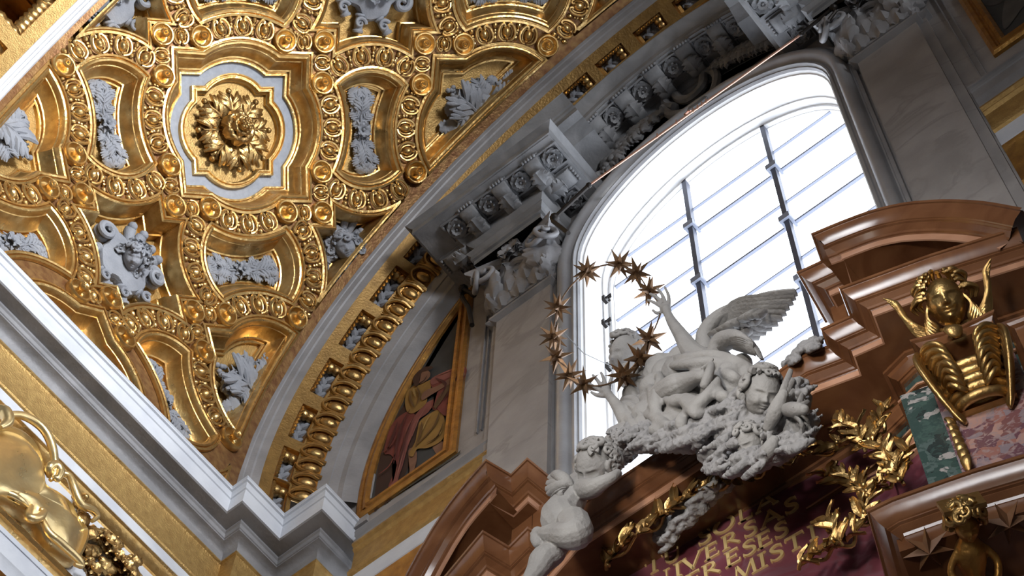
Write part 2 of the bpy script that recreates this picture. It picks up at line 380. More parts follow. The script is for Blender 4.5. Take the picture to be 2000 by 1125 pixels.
# --- mask cells
for c, kind, rt, lab in [((.5, .5), cell_full(), 0, 'star-cornered coffer holding a grey mask at the top edge of the picture'), ((-.5, -.5), cell_full(), 0, 'star-cornered coffer holding the complete grey wreathed mask'),
                         ((.5, -.5), cell_half_wall(), 0, 'triangular gilded coffer holding a grey head against the window-wall rib'),
                         ((-.5, .5), cell_half_wall(), pi, 'triangular gilded coffer holding a grey mask against the near rib'),
                         ((1.5, .5), cell_half_wall(), 0, 'triangular gilded coffer against the rib at the top edge of the picture'),
                         ((-.5, -1.5), cell_half_wall(), 0, 'triangular gilded coffer in the corner above the white cornice')]:
    t, s = coffer(kind, c, rt, lab, cell_half_band() if len(kind[0]) == 5 else None, prof=PROFS)
    MB().add(*fill(s, .079, -.27)).obj('field', M['gold_flat'], t)

# --- guilloche ornaments
def egg_meshes():
    e = MB(); V, F = ball((0, 0, 0), 1, 14, 8, (.046, .058, .062)); e.add(V, F); V, F = ball((0, .06, .012), .018, 8, 5); e.add(V, F)
    V, F = ball((0, -.055, .012), .012, 8, 5); e.add(V, F)
    sc_ = MB()
    for sg in (-1, 1):
        P = [(sg * .012, .088, .02), (sg * .05, .078, .03), (sg * .078, .045, .035), (sg * .084, 0, .035), (sg * .074, -.045, .035), (sg * .05, -.078, .032), (sg * .026, -.082, .03), (sg * .018, -.062, .03), (sg * .03, -.052, .03)]
        sc_.add(*tube(smooth_path(P, 3), [.012] * 10 + [.014] * 8 + [.013] * 7, 6))
        P2 = [(sg * .02, .066, .012), (sg * .046, .05, .02), (sg * .057, .0, .02), (sg * .048, -.045, .02), (sg * .03, -.06, .02)]
        sc_.add(*tube(smooth_path(P2, 2), .008, 5))
    lf = MB()
    for sg in (-1, 1):      # little leaf pair and beads between two eggs
        V, F = ball((.116, sg * .062, .006), 1, 8, 5, (.028, .036, .03)); lf.add(V, F)
    for yy in (-.014, .014): lf.add(*ball((.118, yy, .022), .018, 6, 4))
    a = e.obj('egg', M['gold']); b = sc_.obj('scroll', M['gold']); c = lf.obj('leaf_pair', M['gold'])
    m = (a.data, b.data, c.data)
    for o in (a, b, c): bpy.data.objects.remove(o)
    return m
EGG, SCR, LFP = egg_meshes()
bs_ = MB().add(*lathe([(.122, 0), (.124, .05), (.114, .07), (.102, .068), (.095, .045), (.088, .015), (.066, .002), (.046, .012), (.034, .04), (.032, .075), (.046, .095), (.048, .115), (.038, .13), (.026, .122), (.022, .11), (.014, .13), (.0, .14)], 26))
_o = bs_.obj('boss', M['gold'], None, 60); BOSS = _o.data; bpy.data.objects.remove(_o)
ns_ = {}
def place_egg(t, u, w, ang, sc=1.):
    m = CM(u, w, .0, ang, sc)
    a = inst('egg', EGG, t, m); inst('scroll', SCR, a); return a
def place_boss(t, u, w, sc=1.): inst('boss', BOSS, t, CM(u, w, 0, 0, sc))
def vis(u, w, m=.955):
    return abs(u - w) < m and (B0 + DB * (u + w)) > .02 and (B0 + DB * (u + w)) < 7.6
EA = 1.0
def orient(du, dw): # local frame angle for ornament whose x axis runs along travel
    return atan2(dw, du)
for c, rt, lab in SPOOLS:
    t = empty('guilloche_border', label='egg-and-boss border round the waisted coffer ' + lab, cat='moulding')
    cr, sr = cos(rt), sin(rt); X = lambda x, y: (c[0] + cr * x - sr * y, c[1] + sr * x + cr * y)
    for sx in (-1, 1):
        for sy in (-1, 1):
            u, w = X(sx * SA_, sy * SB_)
            if vis(u, w): place_boss(t, u, w)
    for sy in (-1, 1):
        a0 = math.atan2(SB_ - SPC, SA_)
        for k in range(1, 5):
            a = a0 + (pi - 2 * a0) * (k) / 5
            x, y = SPR * cos(a), sy * (SPC + SPR * sin(a)); u, w = X(x, y)
            if vis(u, w): place_egg(t, u, w, orient(-sin(a), sy * cos(a)) + rt, 1.08)
    for sx in (-1, 1):
        a0 = math.asin(SB_ / AR)
        for k in range(1, 4):
            a = -a0 + 2 * a0 * k / 4
            x, y = sx * (SIC - AR * cos(a)), AR * sin(a); u, w = X(x, y)
            if vis(u, w): place_egg(t, u, w, orient(sx * sin(a), cos(a)) + rt, 1.08)
corner_names = {(1, 1): 'upper right', (1, -1): 'lower right', (-1, 1): 'upper left', (-1, -1): 'lower left'}
for st, nm in [((0, 0), 'of the big flower coffer'), ((1, 0), 'of the high half coffer'), ((0, -1), 'of the low half coffer by the arch'), ((-1, 0), 'of the half coffer at the left edge'), ((-1, -1), 'by the white cornice')]:
    for sx in (-1, 1):
        for sy in (-1, 1):
            u, w = st[0] + sx * cc, st[1] + sy * cc
            if not vis(u, w, .98): continue
            t = empty('guilloche_corner', label='boss and eggs at the %s corner %s' % (corner_names[(sx, sy)], nm), cat='moulding')
            if vis(u, w): place_boss(t, u, w)
            for (x, y, a) in ((st[0] + sx * (cc + ee) / 2, w, 0), (u, st[1] + sy * (cc + ee) / 2, pi / 2)):
                if vis(x, y): place_egg(t, x, y, a, .92)
# leaf fillers between eggs: part of the borders
for ob in [o for o in C.objects if o.name.startswith('guilloche_border')]:
    for ch in [c for c in ob.children if c.name.startswith('egg')]:
        inst('leaf_pair', LFP, ch)
# ================= carved ornament makers =================
def acanthus(L=1., W=.42, curl=.35, lobes=4, thick=.05, nt=15, ns=9, seed=0, arch=.10, bend=0.):
    # a bowed blade with separate fluted fingers on either side that turn outwards at their tips
    m = MB(); nt = 9
    def spine(t):
        y = L * t; z = arch * L * sin(pi * min(t * 1.05, 1)) + .10 * L * t
        if t > .70:
            k = (t - .70) / .30 * (1.2 + curl * 3.0); r = .13 * L; y = L * .70 + r * sin(k) * 1.3; z = arch * L * sin(pi * .735) * (1 - .5 * (t - .7) / .3) + .07 * L + r * (1 - cos(k))
        return y, z
    R = []
    for i in range(nt):
        t = i / (nt - 1); w = W * .62 * sin(pi * min(1, .14 + t * .82)) ** .7; y, z = spine(t)
        R.append([(s * w + bend * L * t * t, y + .05 * L * abs(s), z - .05 * L * s * s + .03 * L * (abs(s) < .1)) for s in (-1, -.5, 0, .5, 1)])
    V, F = grid(R); m.add(V, F); V, F = grid([[(x, y, z - thick * L) for x, y, z in r] for r in R]); m.add(V, F)
    P = [(bend * L * t * t, spine(t)[0], spine(t)[1] + .035 * L) for t in np.linspace(0, .95, 7)]
    m.add(*tube(P, [.05 * L, .045 * L, .04 * L, .035 * L, .03 * L, .025 * L, .012 * L], 5))
    for side in (-1, 1):
        for k in range(lobes):
            t0 = .06 + .70 * k / lobes; t1 = t0 + .30; full = W * (.62 + .55 * sin(pi * (.2 + .6 * k / lobes))) * (1 - .28 * k / lobes)
            y0, z0 = spine(t0); y1, z1 = spine(min(t1, .86)); bx = bend * L * t0 * t0
            for q, (dx, dy) in enumerate(((1.0, 0.), (.80, .11))):
                P = [(bx + side * .05 * W, y0, z0 + .02 * L), (bx + side * full * .5 * dx, (y0 + y1) / 2 + dy * L * .3, z0 + .075 * L), (bx + side * full * .85 * dx, y1 * .92 + y0 * .08 + dy * L * .6, z1 + .02 * L), (bx + side * full * 1.04 * dx, y1 + .05 * L + dy * L, z1 - .05 * L + .1 * L * curl)]
                m.add(*tube(P, [.04 * L, .075 * L, .072 * L, .034 * L], 6, True, .75))
    return m.V, m.F
def acanthus_soft(L=1., W=.42, curl=.35, lobes=4, thick=.05, nt=15, ns=9, seed=0, arch=.10, bend=0.):
    R = []
    for i in range(nt):
        t = i / (nt - 1); w = W * (sin(pi * min(1, .10 + t * .9)) ** .6) * (1 - .35 * t)
        ph = (t * lobes) % 1.; lob = .68 + .42 * sin(pi * ph) ** .7
        row = []
        for j in range(ns):
            s = (j / (ns - 1)) * 2 - 1; a = abs(s)
            x = s * w * (lob if a > .6 else (.8 + .2 * lob) if a > .3 else 1.)
            y = L * t + (.10 * L * (a ** 1.5)) * (1 - t) + .03 * L * (a > .6)
            z = arch * L * sin(pi * min(t * 1.1, 1)) + .05 * L * (.5 * cos(a * pi * 3)) * (1 - .5 * t) + .03 * L * (1 - a) - .05 * L * a * a
            if t > .62:
                k = (t - .62) / .38 * curl * 4.2; r = .16 * L
                y = L * .62 + r * sin(k) + (.04 * L * a); z = z * (1 - .3 * (t - .62)) + r * (1 - cos(k))
            row.append((x, y, z))
        R.append(row)
    V, F = grid(R); V = list(V); n = len(V)
    edge_ = [j for j in range(ns)] + [i * ns + ns - 1 for i in range(1, nt)] + [(nt - 1) * ns + j for j in range(ns - 2, -1, -1)] + [i * ns for i in range(nt - 2, 0, -1)]
    for k in edge_: x, y, z = V[k]; V.append((x * .9, y * .98, z - thick * L))
    m = len(edge_)
    for k in range(m): F.append((edge_[k], edge_[(k + 1) % m], n + (k + 1) % m, n + k))
    return V, F
def T(x=0, y=0, z=0, a=0., s=1., tilt=0., roll=0.):
    return Matrix.Translation((x, y, z)) @ Matrix.Rotation(a, 4, 'Z') @ Matrix.Rotation(tilt, 4, 'X') @ Matrix.Rotation(roll, 4, 'Y') @ Matrix.Scale(s, 4)
def flower(r=.1, n=6, h=.05, core=True):
    m = MB()
    for k in range(n):
        a = 2 * pi * k / n
        R = []
        for i in range(5):
            t = i / 4; w = r * .62 * sin(pi * (.12 + .80 * t)) ** .8
            R.append([(s * w, r * (.12 + .9 * t), h * (.3 + .7 * sin(pi * t * .8)) + h * .35 * (abs(s) ** 2) * t) for s in (-1, -.5, 0, .5, 1)])
        V, F = grid(R); m.add(V, F, T(a=a)); V, F = grid([[(x, y, z - h * .5) for x, y, z in row] for row in R]); m.add(V, F, T(a=a))
    if core:
        m.add(*ball((0, 0, h * .8), r * .24, 8, 6))
    return m.V, m.F
def spiral(r0=.1, turns=1.6, r1=.012, h=.05, w=.03, sg=1, n=34, tail=None, a0=0.):
    P = []; rad = []
    for i in range(n + 1):
        t = i / n; a = a0 + sg * turns * 2 * pi * t; r = r0 * (1 - t) ** 1.1 + r1
        P.append((r * cos(a), r * sin(a), h * (.5 + .8 * t))); rad.append(w * (1 - .55 * t))
    if tail: P = [*tail] + P; rad = [w] * len(tail) + rad
    return tube(P, rad, 8)
def G(x, y, cx, cy, sx, sy): return math.exp(-((x - cx) / sx) ** 2 - ((y - cy) / sy) ** 2)
def head(child=.0, mouth=0., n=56, amp=1.):     # unit head: y up, face towards +z, height about 1
    R = []
    for i in range(n + 1):
        th = pi * i / n; row = []
        for j in range(n):
            ph = 2 * pi * j / n; dx, dy, dz = sin(th) * sin(ph), cos(th), sin(th) * cos(ph)
            x, y, z = .37 * dx, .5 * dy, .43 * dz
            lowr = max(0, -y - .05); x *= 1 - .55 * lowr * (1.0 - .4 * child); 
            if dz > -.1:
                f = min(1, (dz + .1) / .4); d = 0
                d += (.035 * G(x, y, 0, .02, .035, .09) + (.105 - .02 * child) * G(x, y, 0, -.085, .042, .05) + .035 * G(abs(x), y, .04, -.095, .028, .025))
                d -= .055 * G(abs(x), y, .14, .045, .075, .045); d += .034 * G(abs(x), y, .14, .035, .045, .026)
                d -= .014 * G(abs(x), y, .14, .035, .05, .007)
                d += .022 * G(abs(x), y, .14, .115, .10, .025)
                d += .030 * G(x, y, 0, -.195, .065, .018) + .032 * G(x, y, 0, -.245, .05, .02) - (.02 + .05 * mouth) * G(x, y, 0, -.22, .06, .009 + .01 * mouth)
                d -= .018 * G(x, y, 0, -.285, .06, .018) + .02 * G(abs(x), y, .085, -.215, .02, .02)
                d += .045 * G(x, y, 0, -.36, .075, .055) + (.03 + .03 * child) * G(abs(x), y, .19, -.14, .09, .09)
                z += d * f * amp
            row.append((x, y, z))
        R.append(row)
    m = MB(); m.add(*grid(R, False, True))
    for sg in (-1, 1): m.add(*ball((sg * .37, -.02, -.02), .09, 10, 8, (.4, 1, .7)))
    return m.V, m.F
def curls(m, M0, seed=0, n=46, size=.12, ymin=-.1, face=.6, r=.5, wreath=False):
    rg = random.Random(seed); k = 0
    while k < n:
        th = math.acos(rg.uniform(-.5, 1)); ph = rg.uniform(0, 2 * pi)
        d = (sin(th) * sin(ph), cos(th), sin(th) * cos(ph))
        if d[2] > .1 and d[1] < face and abs(d[0]) < .93: continue
        if d[1] < ymin: continue
        k += 1; p = (d[0] * .40, d[1] * .52, d[2] * .45)
        q = Vector(d).to_track_quat('Z', 'Y').to_matrix().to_4x4()
        s = size * rg.uniform(.75, 1.25)
        V, F = spiral(s * .8, 1.1, s * .1, s * .3, s * .42, rg.choice((-1, 1)), 14, a0=rg.uniform(0, 6.28)); m.add(V, F, M0 @ Matrix.Translation(p) @ q)
def remesh(o, vox=.01, sm=2, disp=None):
    r = o.modifiers.new('surface', 'REMESH'); r.mode = 'VOXEL'; r.voxel_size = vox; r.use_smooth_shade = True
    if sm: s = o.modifiers.new('soft', 'SMOOTH'); s.iterations = sm; s.factor = .5
    if disp:
        tx = bpy.data.textures.new('crust', 'CLOUDS'); tx.noise_scale = disp[1]; tx.noise_depth = 4
        d = o.modifiers.new('crust', 'DISPLACE'); d.texture = tx; d.texture_coords = 'GLOBAL'; d.strength = disp[0]; d.mid_level = .5
    return o

# ================= stucco in the coffers =================
def thing_mesh(name, mb, mat_, mw, label, cat, smooth=50, group=None):
    o = mb.obj(name, mat_, None, smooth, mw); return tag(o, label, cat, group)
# big gold flower: two whorls of acanthus round a petalled heart
fl = empty('vault_flower', label='big gilded acanthus flower in the middle of the eight-lobed coffer', cat='carved flower'); fl.matrix_world = CM(0, 0, -.25)
_l = MB().add(*acanthus(1, .40, .10, 4, .08, 19, 11, 1, .22)); 
lf0 = _l.obj('outer_leaf', M['gold_deep'], fl, 50, T(0, 0, .0, 0, .36) @ Matrix.Translation((0, .14, .05)))
_b = MB().add(*ball((0, 0, 0), .04, 10, 7))
bud = _b.obj('bud', M['gold_deep'], lf0, 50, Matrix.Translation((0, .98, .22)) @ Matrix.Scale(2.2, 4))
for k in range(1, 8):
    o = inst('outer_leaf', lf0.data, fl, T(0, 0, 0, k * pi / 4, .36 if k % 2 == 0 else .37) @ Matrix.Translation((0, .14, .05)))
    inst('bud', bud.data, o, Matrix.Translation((0, .98, .22)) @ Matrix.Scale(2.2, 4))
_l = MB()
R = []
for i in range(9):
    t = i / 8; w = .5 * sin(pi * (.15 + .75 * t)) ** .7
    R.append([(s * w, .12 + .75 * t - .08 * (abs(s) > .9) * (t > .7), .12 + .35 * sin(pi * t * .75) + .05 * cos(3 * pi * s) - .28 * max(0, t - .7) / .3) for s in np.linspace(-1, 1, 9)])
V, F = grid(R); _l.add(V, F); V, F = grid([[(x, y, z - .06) for x, y, z in row] for row in R]); _l.add(V, F)
p0_ = _l.obj('petal', M['gold_deep'], fl, 60, T(0, 0, .16, .2, .21))
for k in range(1, 7): inst('petal', p0_.data, fl, T(0, 0, .16, .2 + k * 2 * pi / 7, .21))
for k in range(6): inst('inner_petal', p0_.data, fl, T(0, 0, .24, .6 + k * pi / 3, .13))
hb = MB()
for k in range(14):
    a = k * 2.4; r = .016 * sqrt(k); hb.add(*ball((r * cos(a), r * sin(a), .36 + .02 - r * .3), .022, 8, 6))
hb.add(*lathe([(.08, .12), (.09, .2), (.055, .34), (.0, .37)], 16)); hb.obj('seed_head', M['gold_deep'], fl)

def spool_relief(c, rt, label, seed):
    rg = random.Random(seed); m = MB()
    for sy in (1, -1):
        for k in range(5):
            t = k / 4; y = .04 + .27 * t
            for sx in (-1, 1):
                V, F = (acanthus if k % 2 else acanthus_soft)(1, .52, .3, 4, .12, 13, 9, rg.randint(0, 99), .25)
                m.add(V, F, Matrix.Scale(sy, 4, (0, 1, 0)) @ T(sx * .015, y, .02 + .02 * t, -sx * (.75 - .35 * t + rg.uniform(-.15, .15)), .115 + .075 * t))
        V, F = acanthus(1, .45, .25, 4, .12, 11, 7, 3, .2); m.add(V, F, Matrix.Scale(sy, 4, (0, 1, 0)) @ T(0, .16, .05, 0, .2))
        for k in range(9): m.add(*ball((rg.uniform(-.04, .04), sy * (.34 + rg.uniform(0, .08)), .06), rg.uniform(.018, .028), 7, 5))
        m.add(*tube([(0, 0, .03), (0, sy * .2, .06), (0, sy * .36, .05)], .014, 6))
    m.add(*flower(.075, 6, .06), M=T(0, 0, .05))
    for k in range(4): m.add(*acanthus(1, .4, .4, 3, .1, 9, 7, k, .3), M=T(0, 0, .03, k * pi / 2 + .78, .11))
    return thing_mesh('leaf_relief', m, M['stucco'], CM(c[0], c[1], -.20, rt), label, 'stucco relief')
for i, (c, rt, lab) in enumerate(SPOOLS):
    spool_relief(c, rt, 'grey leaf spray in the waisted coffer ' + lab, i)

def big_relief(c, sgn, label, seed, flip=1):
    # region: corner up-left at (-.19,.19), cut side along the (1,1) diagonal
    rg = random.Random(seed); m = MB(); u = 2.87
    base = np.array([.00, -.00]) * u
    items = []
    for (x, y, ang, L, w) in [(.02, -.02, pi / 4, .46, .40), (-.02, .02, pi / 4 + .55, .38, .40), (.03, -.03, pi / 4 - .6, .36, .42), (-.08, .10, 2.2, .30, .42), (.02, .12, -.3, .33, .45), (-.12, -.06, 1.9, .33, .45),
                               (.10, .14, -1.1, .34, .45), (-.14, -.14, 2.7, .34, .45), (.17, .22, -.9, .26, .45), (-.22, -.22, 2.9, .26, .45), (-.05, -.20, 2.3, .24, .4), (.2, .1, -.6, .25, .4), (.26, .30, -.9, .22, .4), (-.26, -.32, 2.4, .20, .4),
                               (-.20, .05, 1.2, .25, .4), (.0, .22, .3, .22, .4), (.12, .3, -.4, .18, .4), (-.3, -.1, 1.6, .2, .4)]:
        items.append((x - .12, y + .12, ang, L, w))
    for q, (x, y, ang, L, w) in enumerate(items):
        V, F = (acanthus if q % 3 == 0 else acanthus_soft)(1, w * rg.uniform(.95, 1.2), rg.uniform(.25, .5), rg.choice((4, 5)), .12, 15, 9, q, .2, rg.uniform(-.15, .15))
        m.add(V, F, T(x, y, .03 + .012 * (q % 4), ang, L * 1.0, 0, rg.uniform(-.3, .3)))
    for sg, (x, y) in ((1, (.1, .25)), (-1, (-.3, -.15))):
        V, F = spiral(.10, 1.4, .015, .06, .03, sg, 26); m.add(V, F, T(x - .05, y + .05, .02, rg.uniform(0, 6)))
    for k in range(10): m.add(*ball((-.42 + rg.uniform(-.05, .05), .40 + rg.uniform(-.06, .06), .05), .03, 7, 5))
    m.add(*flower(.09, 6, .07), M=T(-.05, .05, .10))
    return thing_mesh('foliage_relief', m, M['stucco'], CM(c[0], c[1], -.20, sgn), label, 'stucco relief')
big_relief((1, 0), 0, 'grey stucco acanthus spray in the half coffer high above the carved cornice', 1)
big_relief((0, -1), 0, 'grey stucco acanthus spray in the half coffer low beside the gilded arch', 2)
big_relief((-1, 0), pi, 'grey stucco scrolling foliage at the left edge of the vault', 3)

def mask(c, rt, label, seed, face_rot=-.5, face_at=(0, 0), fs=.26, rs=1.):
    rg = random.Random(seed); root = empty('stucco_mask', label=label, cat='stucco mask'); root.matrix_world = CM(c[0], c[1], -.24, rt, rs); root_w = CM(c[0], c[1], -.24, rt, rs)
    m = MB()
    out = []
    for k in range(40):
        a = 2 * pi * k / 40; r = .30 + .035 * cos(4 * a) + .02 * cos(7 * a + 1)
        out.append((r * cos(a), r * sin(a)))
    R = [[(x * q, y * q, z) for x, y in out] for q, z in ((1., -.02), (1.0, .06), (.93, .11), (.6, .14), (.3, .15), (.01, .15))]
    m.add(*grid(R, False, True))
    for (x, y, a, r, sg) in ((-.13, .30, -1.4, .12, 1), (.30, -.13, 3.0, .12, -1)):      # two big volutes
        V, F = spiral(r, 1.5, .012, .10, .045, sg, 34, a0=a); m.add(V, F, T(x, y, .03))
        V, F = spiral(r * .97, 1.4, .012, .05, .05, sg, 30, a0=a); m.add(V, F, T(x, y, .0))
    for (x, y, a) in ((-.36, .13, 1.7), (-.33, -.17, .3), (-.16, -.34, -.2), (.10, -.37, .5)):      # rolled strap ends
        V, F = lathe([(.0, -.10), (.055, -.10), (.06, -.08), (.045, -.06), (.05, 0), (.045, .06), (.06, .08), (.055, .10), (.0, .10)], 12)
        m.add(V, F, T(x, y, .07, a, 1, pi / 2)); m.add(*spiral(.055, 1.2, .01, .03, .022, 1, 18), M=T(x, y, .10, a))
    for (a, L) in ((.95, .38), (.62, .38), (.25, .33), (-.05, .35)):      # fluted shell rays with knob ends
        V, F = tube([(.18, 0, .08), (L, 0, .10), (L + .03, 0, .12)], [.035, .06, .055], 10); m.add(V, F, T(a=a + .15))
        m.add(*ball(((L + .04) * cos(a + .15), (L + .04) * sin(a + .15), .14), .048, 10, 8))
    m.obj('scrolled_shield', M['stucco'], root)
    fm = MB(); fw = root_w @ Vector((face_at[0], face_at[1], .20))
    Wm = Matrix([[RM[0][i], -RM[1][i], -RM[2][i], fw[i]] for i in range(3)] + [[0, 0, 0, 1]])      # the face looks down towards the nave floor
    Hm = root_w.inverted() @ Wm @ Matrix.Rotation(face_rot, 4, 'Z') @ Matrix.Rotation(.25, 4, 'Y') @ Matrix.Scale(fs, 4)
    V, F = head(.6, .5, 48); fm.add(V, F, Hm); fm.obj('face', M['stucco'], root, 80)
    hm = MB(); curls(hm, Hm, seed, 46, .15, -.55, .45)
    for k in range(18):
        a = rg.uniform(0, 6.28); r = fs * rg.uniform(.50, .62); V, F = flower(.045, 5, .03); hm.add(V, F, Hm @ Matrix.Scale(1 / fs, 4) @ T(r * .95 * cos(a), r * sin(a), rg.uniform(-.04, .02), rg.uniform(0, 6), 1, rg.uniform(-.3, .3)))
    hm.obj('flower_wreath', M['stucco'], root, 60)
    return root
mask((-.5, -.5), 0, 'complete grey stucco mask with wreathed face and scrolls, lower left of the big flower', 1, -.3)
mask((.5, .5), 0, 'grey stucco mask cut by the top edge, right of the flower coffer', 2, -.2, (.02, .05))
mask((-.46, .46), .3, 'grey stucco mask cut by the top edge, upper left of the big flower', 3, .2, (.06, .05), .24)
mask((.43, -.42), .2, 'grey stucco head with flowing hair in the triangular coffer against the window-wall rib', 4, .35, (-.03, -.02), .30, .78)
mask((1.42, .57), .2, 'grey scrolled stucco at the very top edge against the rib', 5, 0, (0, 0), .26)
# ================= ribs, arches and the great cornice =================
def AP(th, r, y): return np.array([VX + r * cos(th), y, VZ + r * sin(th)])
def arch_sweep(name, prof, m, parent=None, a0=183, a1=72, n=90, smooth=30):    # prof: (radius, y) in units of 15 m
    R = [[AP(radians(a0 + (a1 - a0) * i / n), r * SC, y * SC) for i in range(n + 1)] for r, y in prof]
    return mesh(name, *grid(R), m, parent, smooth)
# grey stripe between vault and gilded soffit
tag(arch_sweep('trim_1', [(.350, .3435), (.3440, .3435), (.3422, .3450), (.3420, .3458), (.3388, .3478), (.3384, .3490), (.3362, .3505), (.334, .352)], M['plaster_dark']), kind='structure')
def lerp(a, b, t): return a + (b - a) * t
S1, S2 = (.334, .352), (.3247, .3705)
nn = np.array([-(S2[1] - S1[1]), (S2[0] - S1[0])]); nn /= np.linalg.norm(nn)     # towards the nave interior
if nn[0] > 0: nn = -nn
def SOF(thd, t, h=0.):
    return AP(radians(thd), lerp(S1[0], S2[0], t) * SC + nn[0] * h, lerp(S1[1], S2[1], t) * SC + nn[1] * h)
COFS = [(-177.0 + 360 - .0), 176.7, 168.7, 160.2, 151.6, 143.8, 136.2, 128.8, 121.6, 114.9, 108.4, 102.5, 96.5, 90.5, 84.5, 78.5]
t = empty('gilded_arch', label='gilded arch soffit with sunk rectangular panels following the vault edge', cat='arch')
def soff_patch(m, a0, a1, t0, t1, h0=0., h1=None, n=4):
    if h1 is None: h1 = h0
    m.add(*grid([[SOF(a, t0, h0) for a in np.linspace(a0, a1, n)], [SOF(a, t1, h1) for a in np.linspace(a0, a1, n)]]))
mb = MB(); edges = []
for i, c in enumerate(COFS):
    hw = 3.1 if c > 130 else 2.5 if c > 105 else 2.1
    edges.append((c + hw, c - hw))
T0, T1 = .36, .88
soff_patch(mb, 186, 72, 0, T0, n=80); soff_patch(mb, 186, 72, T1, 1.0, n=80)
prev = 186
for a, b in edges:
    soff_patch(mb, prev, a, T0, T1); prev = b
soff_patch(mb, prev, 72, T0, T1)
mb.obj('soffit', M['gold_mid'], t)
for i, (a, b) in enumerate(edges):
    if i == 0: b = 180.3
    m = MB(); D = -.17
    # sunk sides with stepped frame
    da = .45; dt = .07
    steps = [(0, 0), (0, -.05), (.5, -.05), (.5, -.09), (1.3, -.12), (1.3, D)]
    R = []
    for f, h in steps:
        A, B_, t0, t1 = a - da * f, b + da * f, T0 + dt * f, T1 - dt * f
        R.append([SOF(A, t0, h), SOF((A + B_) / 2, t0, h), SOF(B_, t0, h), SOF(B_, (t0 + t1) / 2, h), SOF(B_, t1, h), SOF((A + B_) / 2, t1, h), SOF(A, t1, h), SOF(A, (t0 + t1) / 2, h)])
    m.add(*grid(R, False, True)); pn = m.obj('sunk_panel', M['gold_dark'], t, 20)
    A, B_, t0, t1 = a - 1.3 * da, b + 1.3 * da, T0 + 1.3 * dt, T1 - 1.3 * dt
    m = MB(); soff_patch(m, A, B_, t0, t1, D, n=3); m.obj('grey_ground', M['stucco'], pn)
    m = MB()
    for k in range(6):
        aa = lerp(A, B_, .15 + .14 * k); p = SOF(aa, .62, D + .01); q = SOF(aa - .5, .62 + .16 * (-1) ** k, D + .05); r_ = SOF(aa - .9, .62 + .24 * (-1) ** k, D + .02)
        m.add(*tube(smooth_path([p, q, r_], 3), [.03, .034, .036, .036, .034, .026, .008], 6))
    m.add(*tube([SOF(lerp(A, B_, s), .62 + .03 * sin(9 * s), D + .03) for s in np.linspace(.05, .95, 12)], .02, 6)); m.obj('leaf_sprig', M['stucco'], pn)
    m = MB()        # twisted rope along the left side and a rosette block
    L0, L1 = a - .3, b + .3
    N = 9
    for k in range(N):
        aa = lerp(L0, L1, (k + .5) / N); p = SOF(aa + .18, T0 + .02, -.03); q = SOF(aa - .22, T0 + .12, -.03); m.add(*tube([p, (p + q) / 2 + (SOF(aa, T0, .02) - SOF(aa, T0, 0)), q], [.012, .026, .012], 6))
    m.add(*ball(SOF(b + .75, .55, -.07), .06, 10, 7)); m.add(*ball(SOF(b + .75, .75, -.07), .055, 10, 7))
    m.obj('rope_border', M['gold_deep'], pn)
# egg and dart ovolo
t = empty('egg_and_dart', label='gilded egg-and-dart moulding running beside the sunk arch panels', cat='moulding')
arch_sweep('bed', [(.3247, .3705), (.3244, .3712), (.3235, .3715), (.3232, .3728), (.3205, .3752), (.3190, .378), (.3180, .3785), (.3172, .380), (.3163, .381)], M['gold_dark'], t)
eg = MB(); eg.add(*ball((0, 0, 0), 1, 12, 9, (.066, .092, .05)))
P = [(-.095, .10, 0), (-.108, .02, .03), (-.085, -.08, .03), (0, -.135, .02), (.085, -.08, .03), (.108, .02, .03), (.095, .10, 0)]
eg.add(*tube(smooth_path(P, 3), .018, 6)); eg.add(*tube(smooth_path([(p[0] * 1.12, p[1] * 1.08, p[2] - .02) for p in P], 3), .014, 6))
_o = eg.obj('egg', M['gold_deep']); EGG2 = _o.data; bpy.data.objects.remove(_o)
dm = MB(); dm.add(*tube([(0, .12, 0), (0, -.02, .035), (0, -.13, .0)], [.03, .018, .006], 6))
for q in (-1, 1): dm.add(*tube([(0, .1, 0), (q * .022, 0, .02), (q * .03, -.12, 0)], [.014, .012, .01], 5))
_o = dm.obj('dart', M['gold_deep']); DART = _o.data; bpy.data.objects.remove(_o)
e_r, e_y = .3203 * SC, .3757 * SC; ca = np.array([.3247 - .3163, .381 - .3705]); ca = ca / np.linalg.norm(ca)
def AM(thd, r, y, tilt):
    th = radians(thd); rad_ = np.array([cos(th), 0, sin(th)]); tan_ = np.array([-sin(th), 0, cos(th)])
    z = -rad_ * cos(tilt) - np.array([0, 1, 0]) * sin(tilt); x = -tan_; yv = np.cross(z, x); p = AP(th, r, y)
    return Matrix(((x[0], yv[0], z[0], p[0]), (x[1], yv[1], z[1], p[1]), (x[2], yv[2], z[2], p[2]), (0, 0, 0, 1)))
k = 0
for i in range(35):
    thd = 182.2 - 3.0 * i
    if thd < 128: break          # hidden behind the window pediment further up
    inst('egg', EGG2, t, AM(thd, e_r + .0, e_y, radians(40)) @ Matrix.Scale(-1, 4, (0, 1, 0)) @ Matrix.Scale(.97, 4))
    inst('dart', DART, t, AM(thd - 1.5, e_r, e_y, radians(40)) @ Matrix.Scale(-1, 4, (0, 1, 0)))
# grey mouldings down to the painted lunette
tag(arch_sweep('trim_2', [(.3163, .381), (.3100, .3845), (.3098, .3854), (.3088, .3860), (.3060, .3890), (.3025, .3900), (.3020, .3908), (.3012, .3914), (.2960, .3970), (.2956, .398)], M['plaster_dark']), kind='structure')
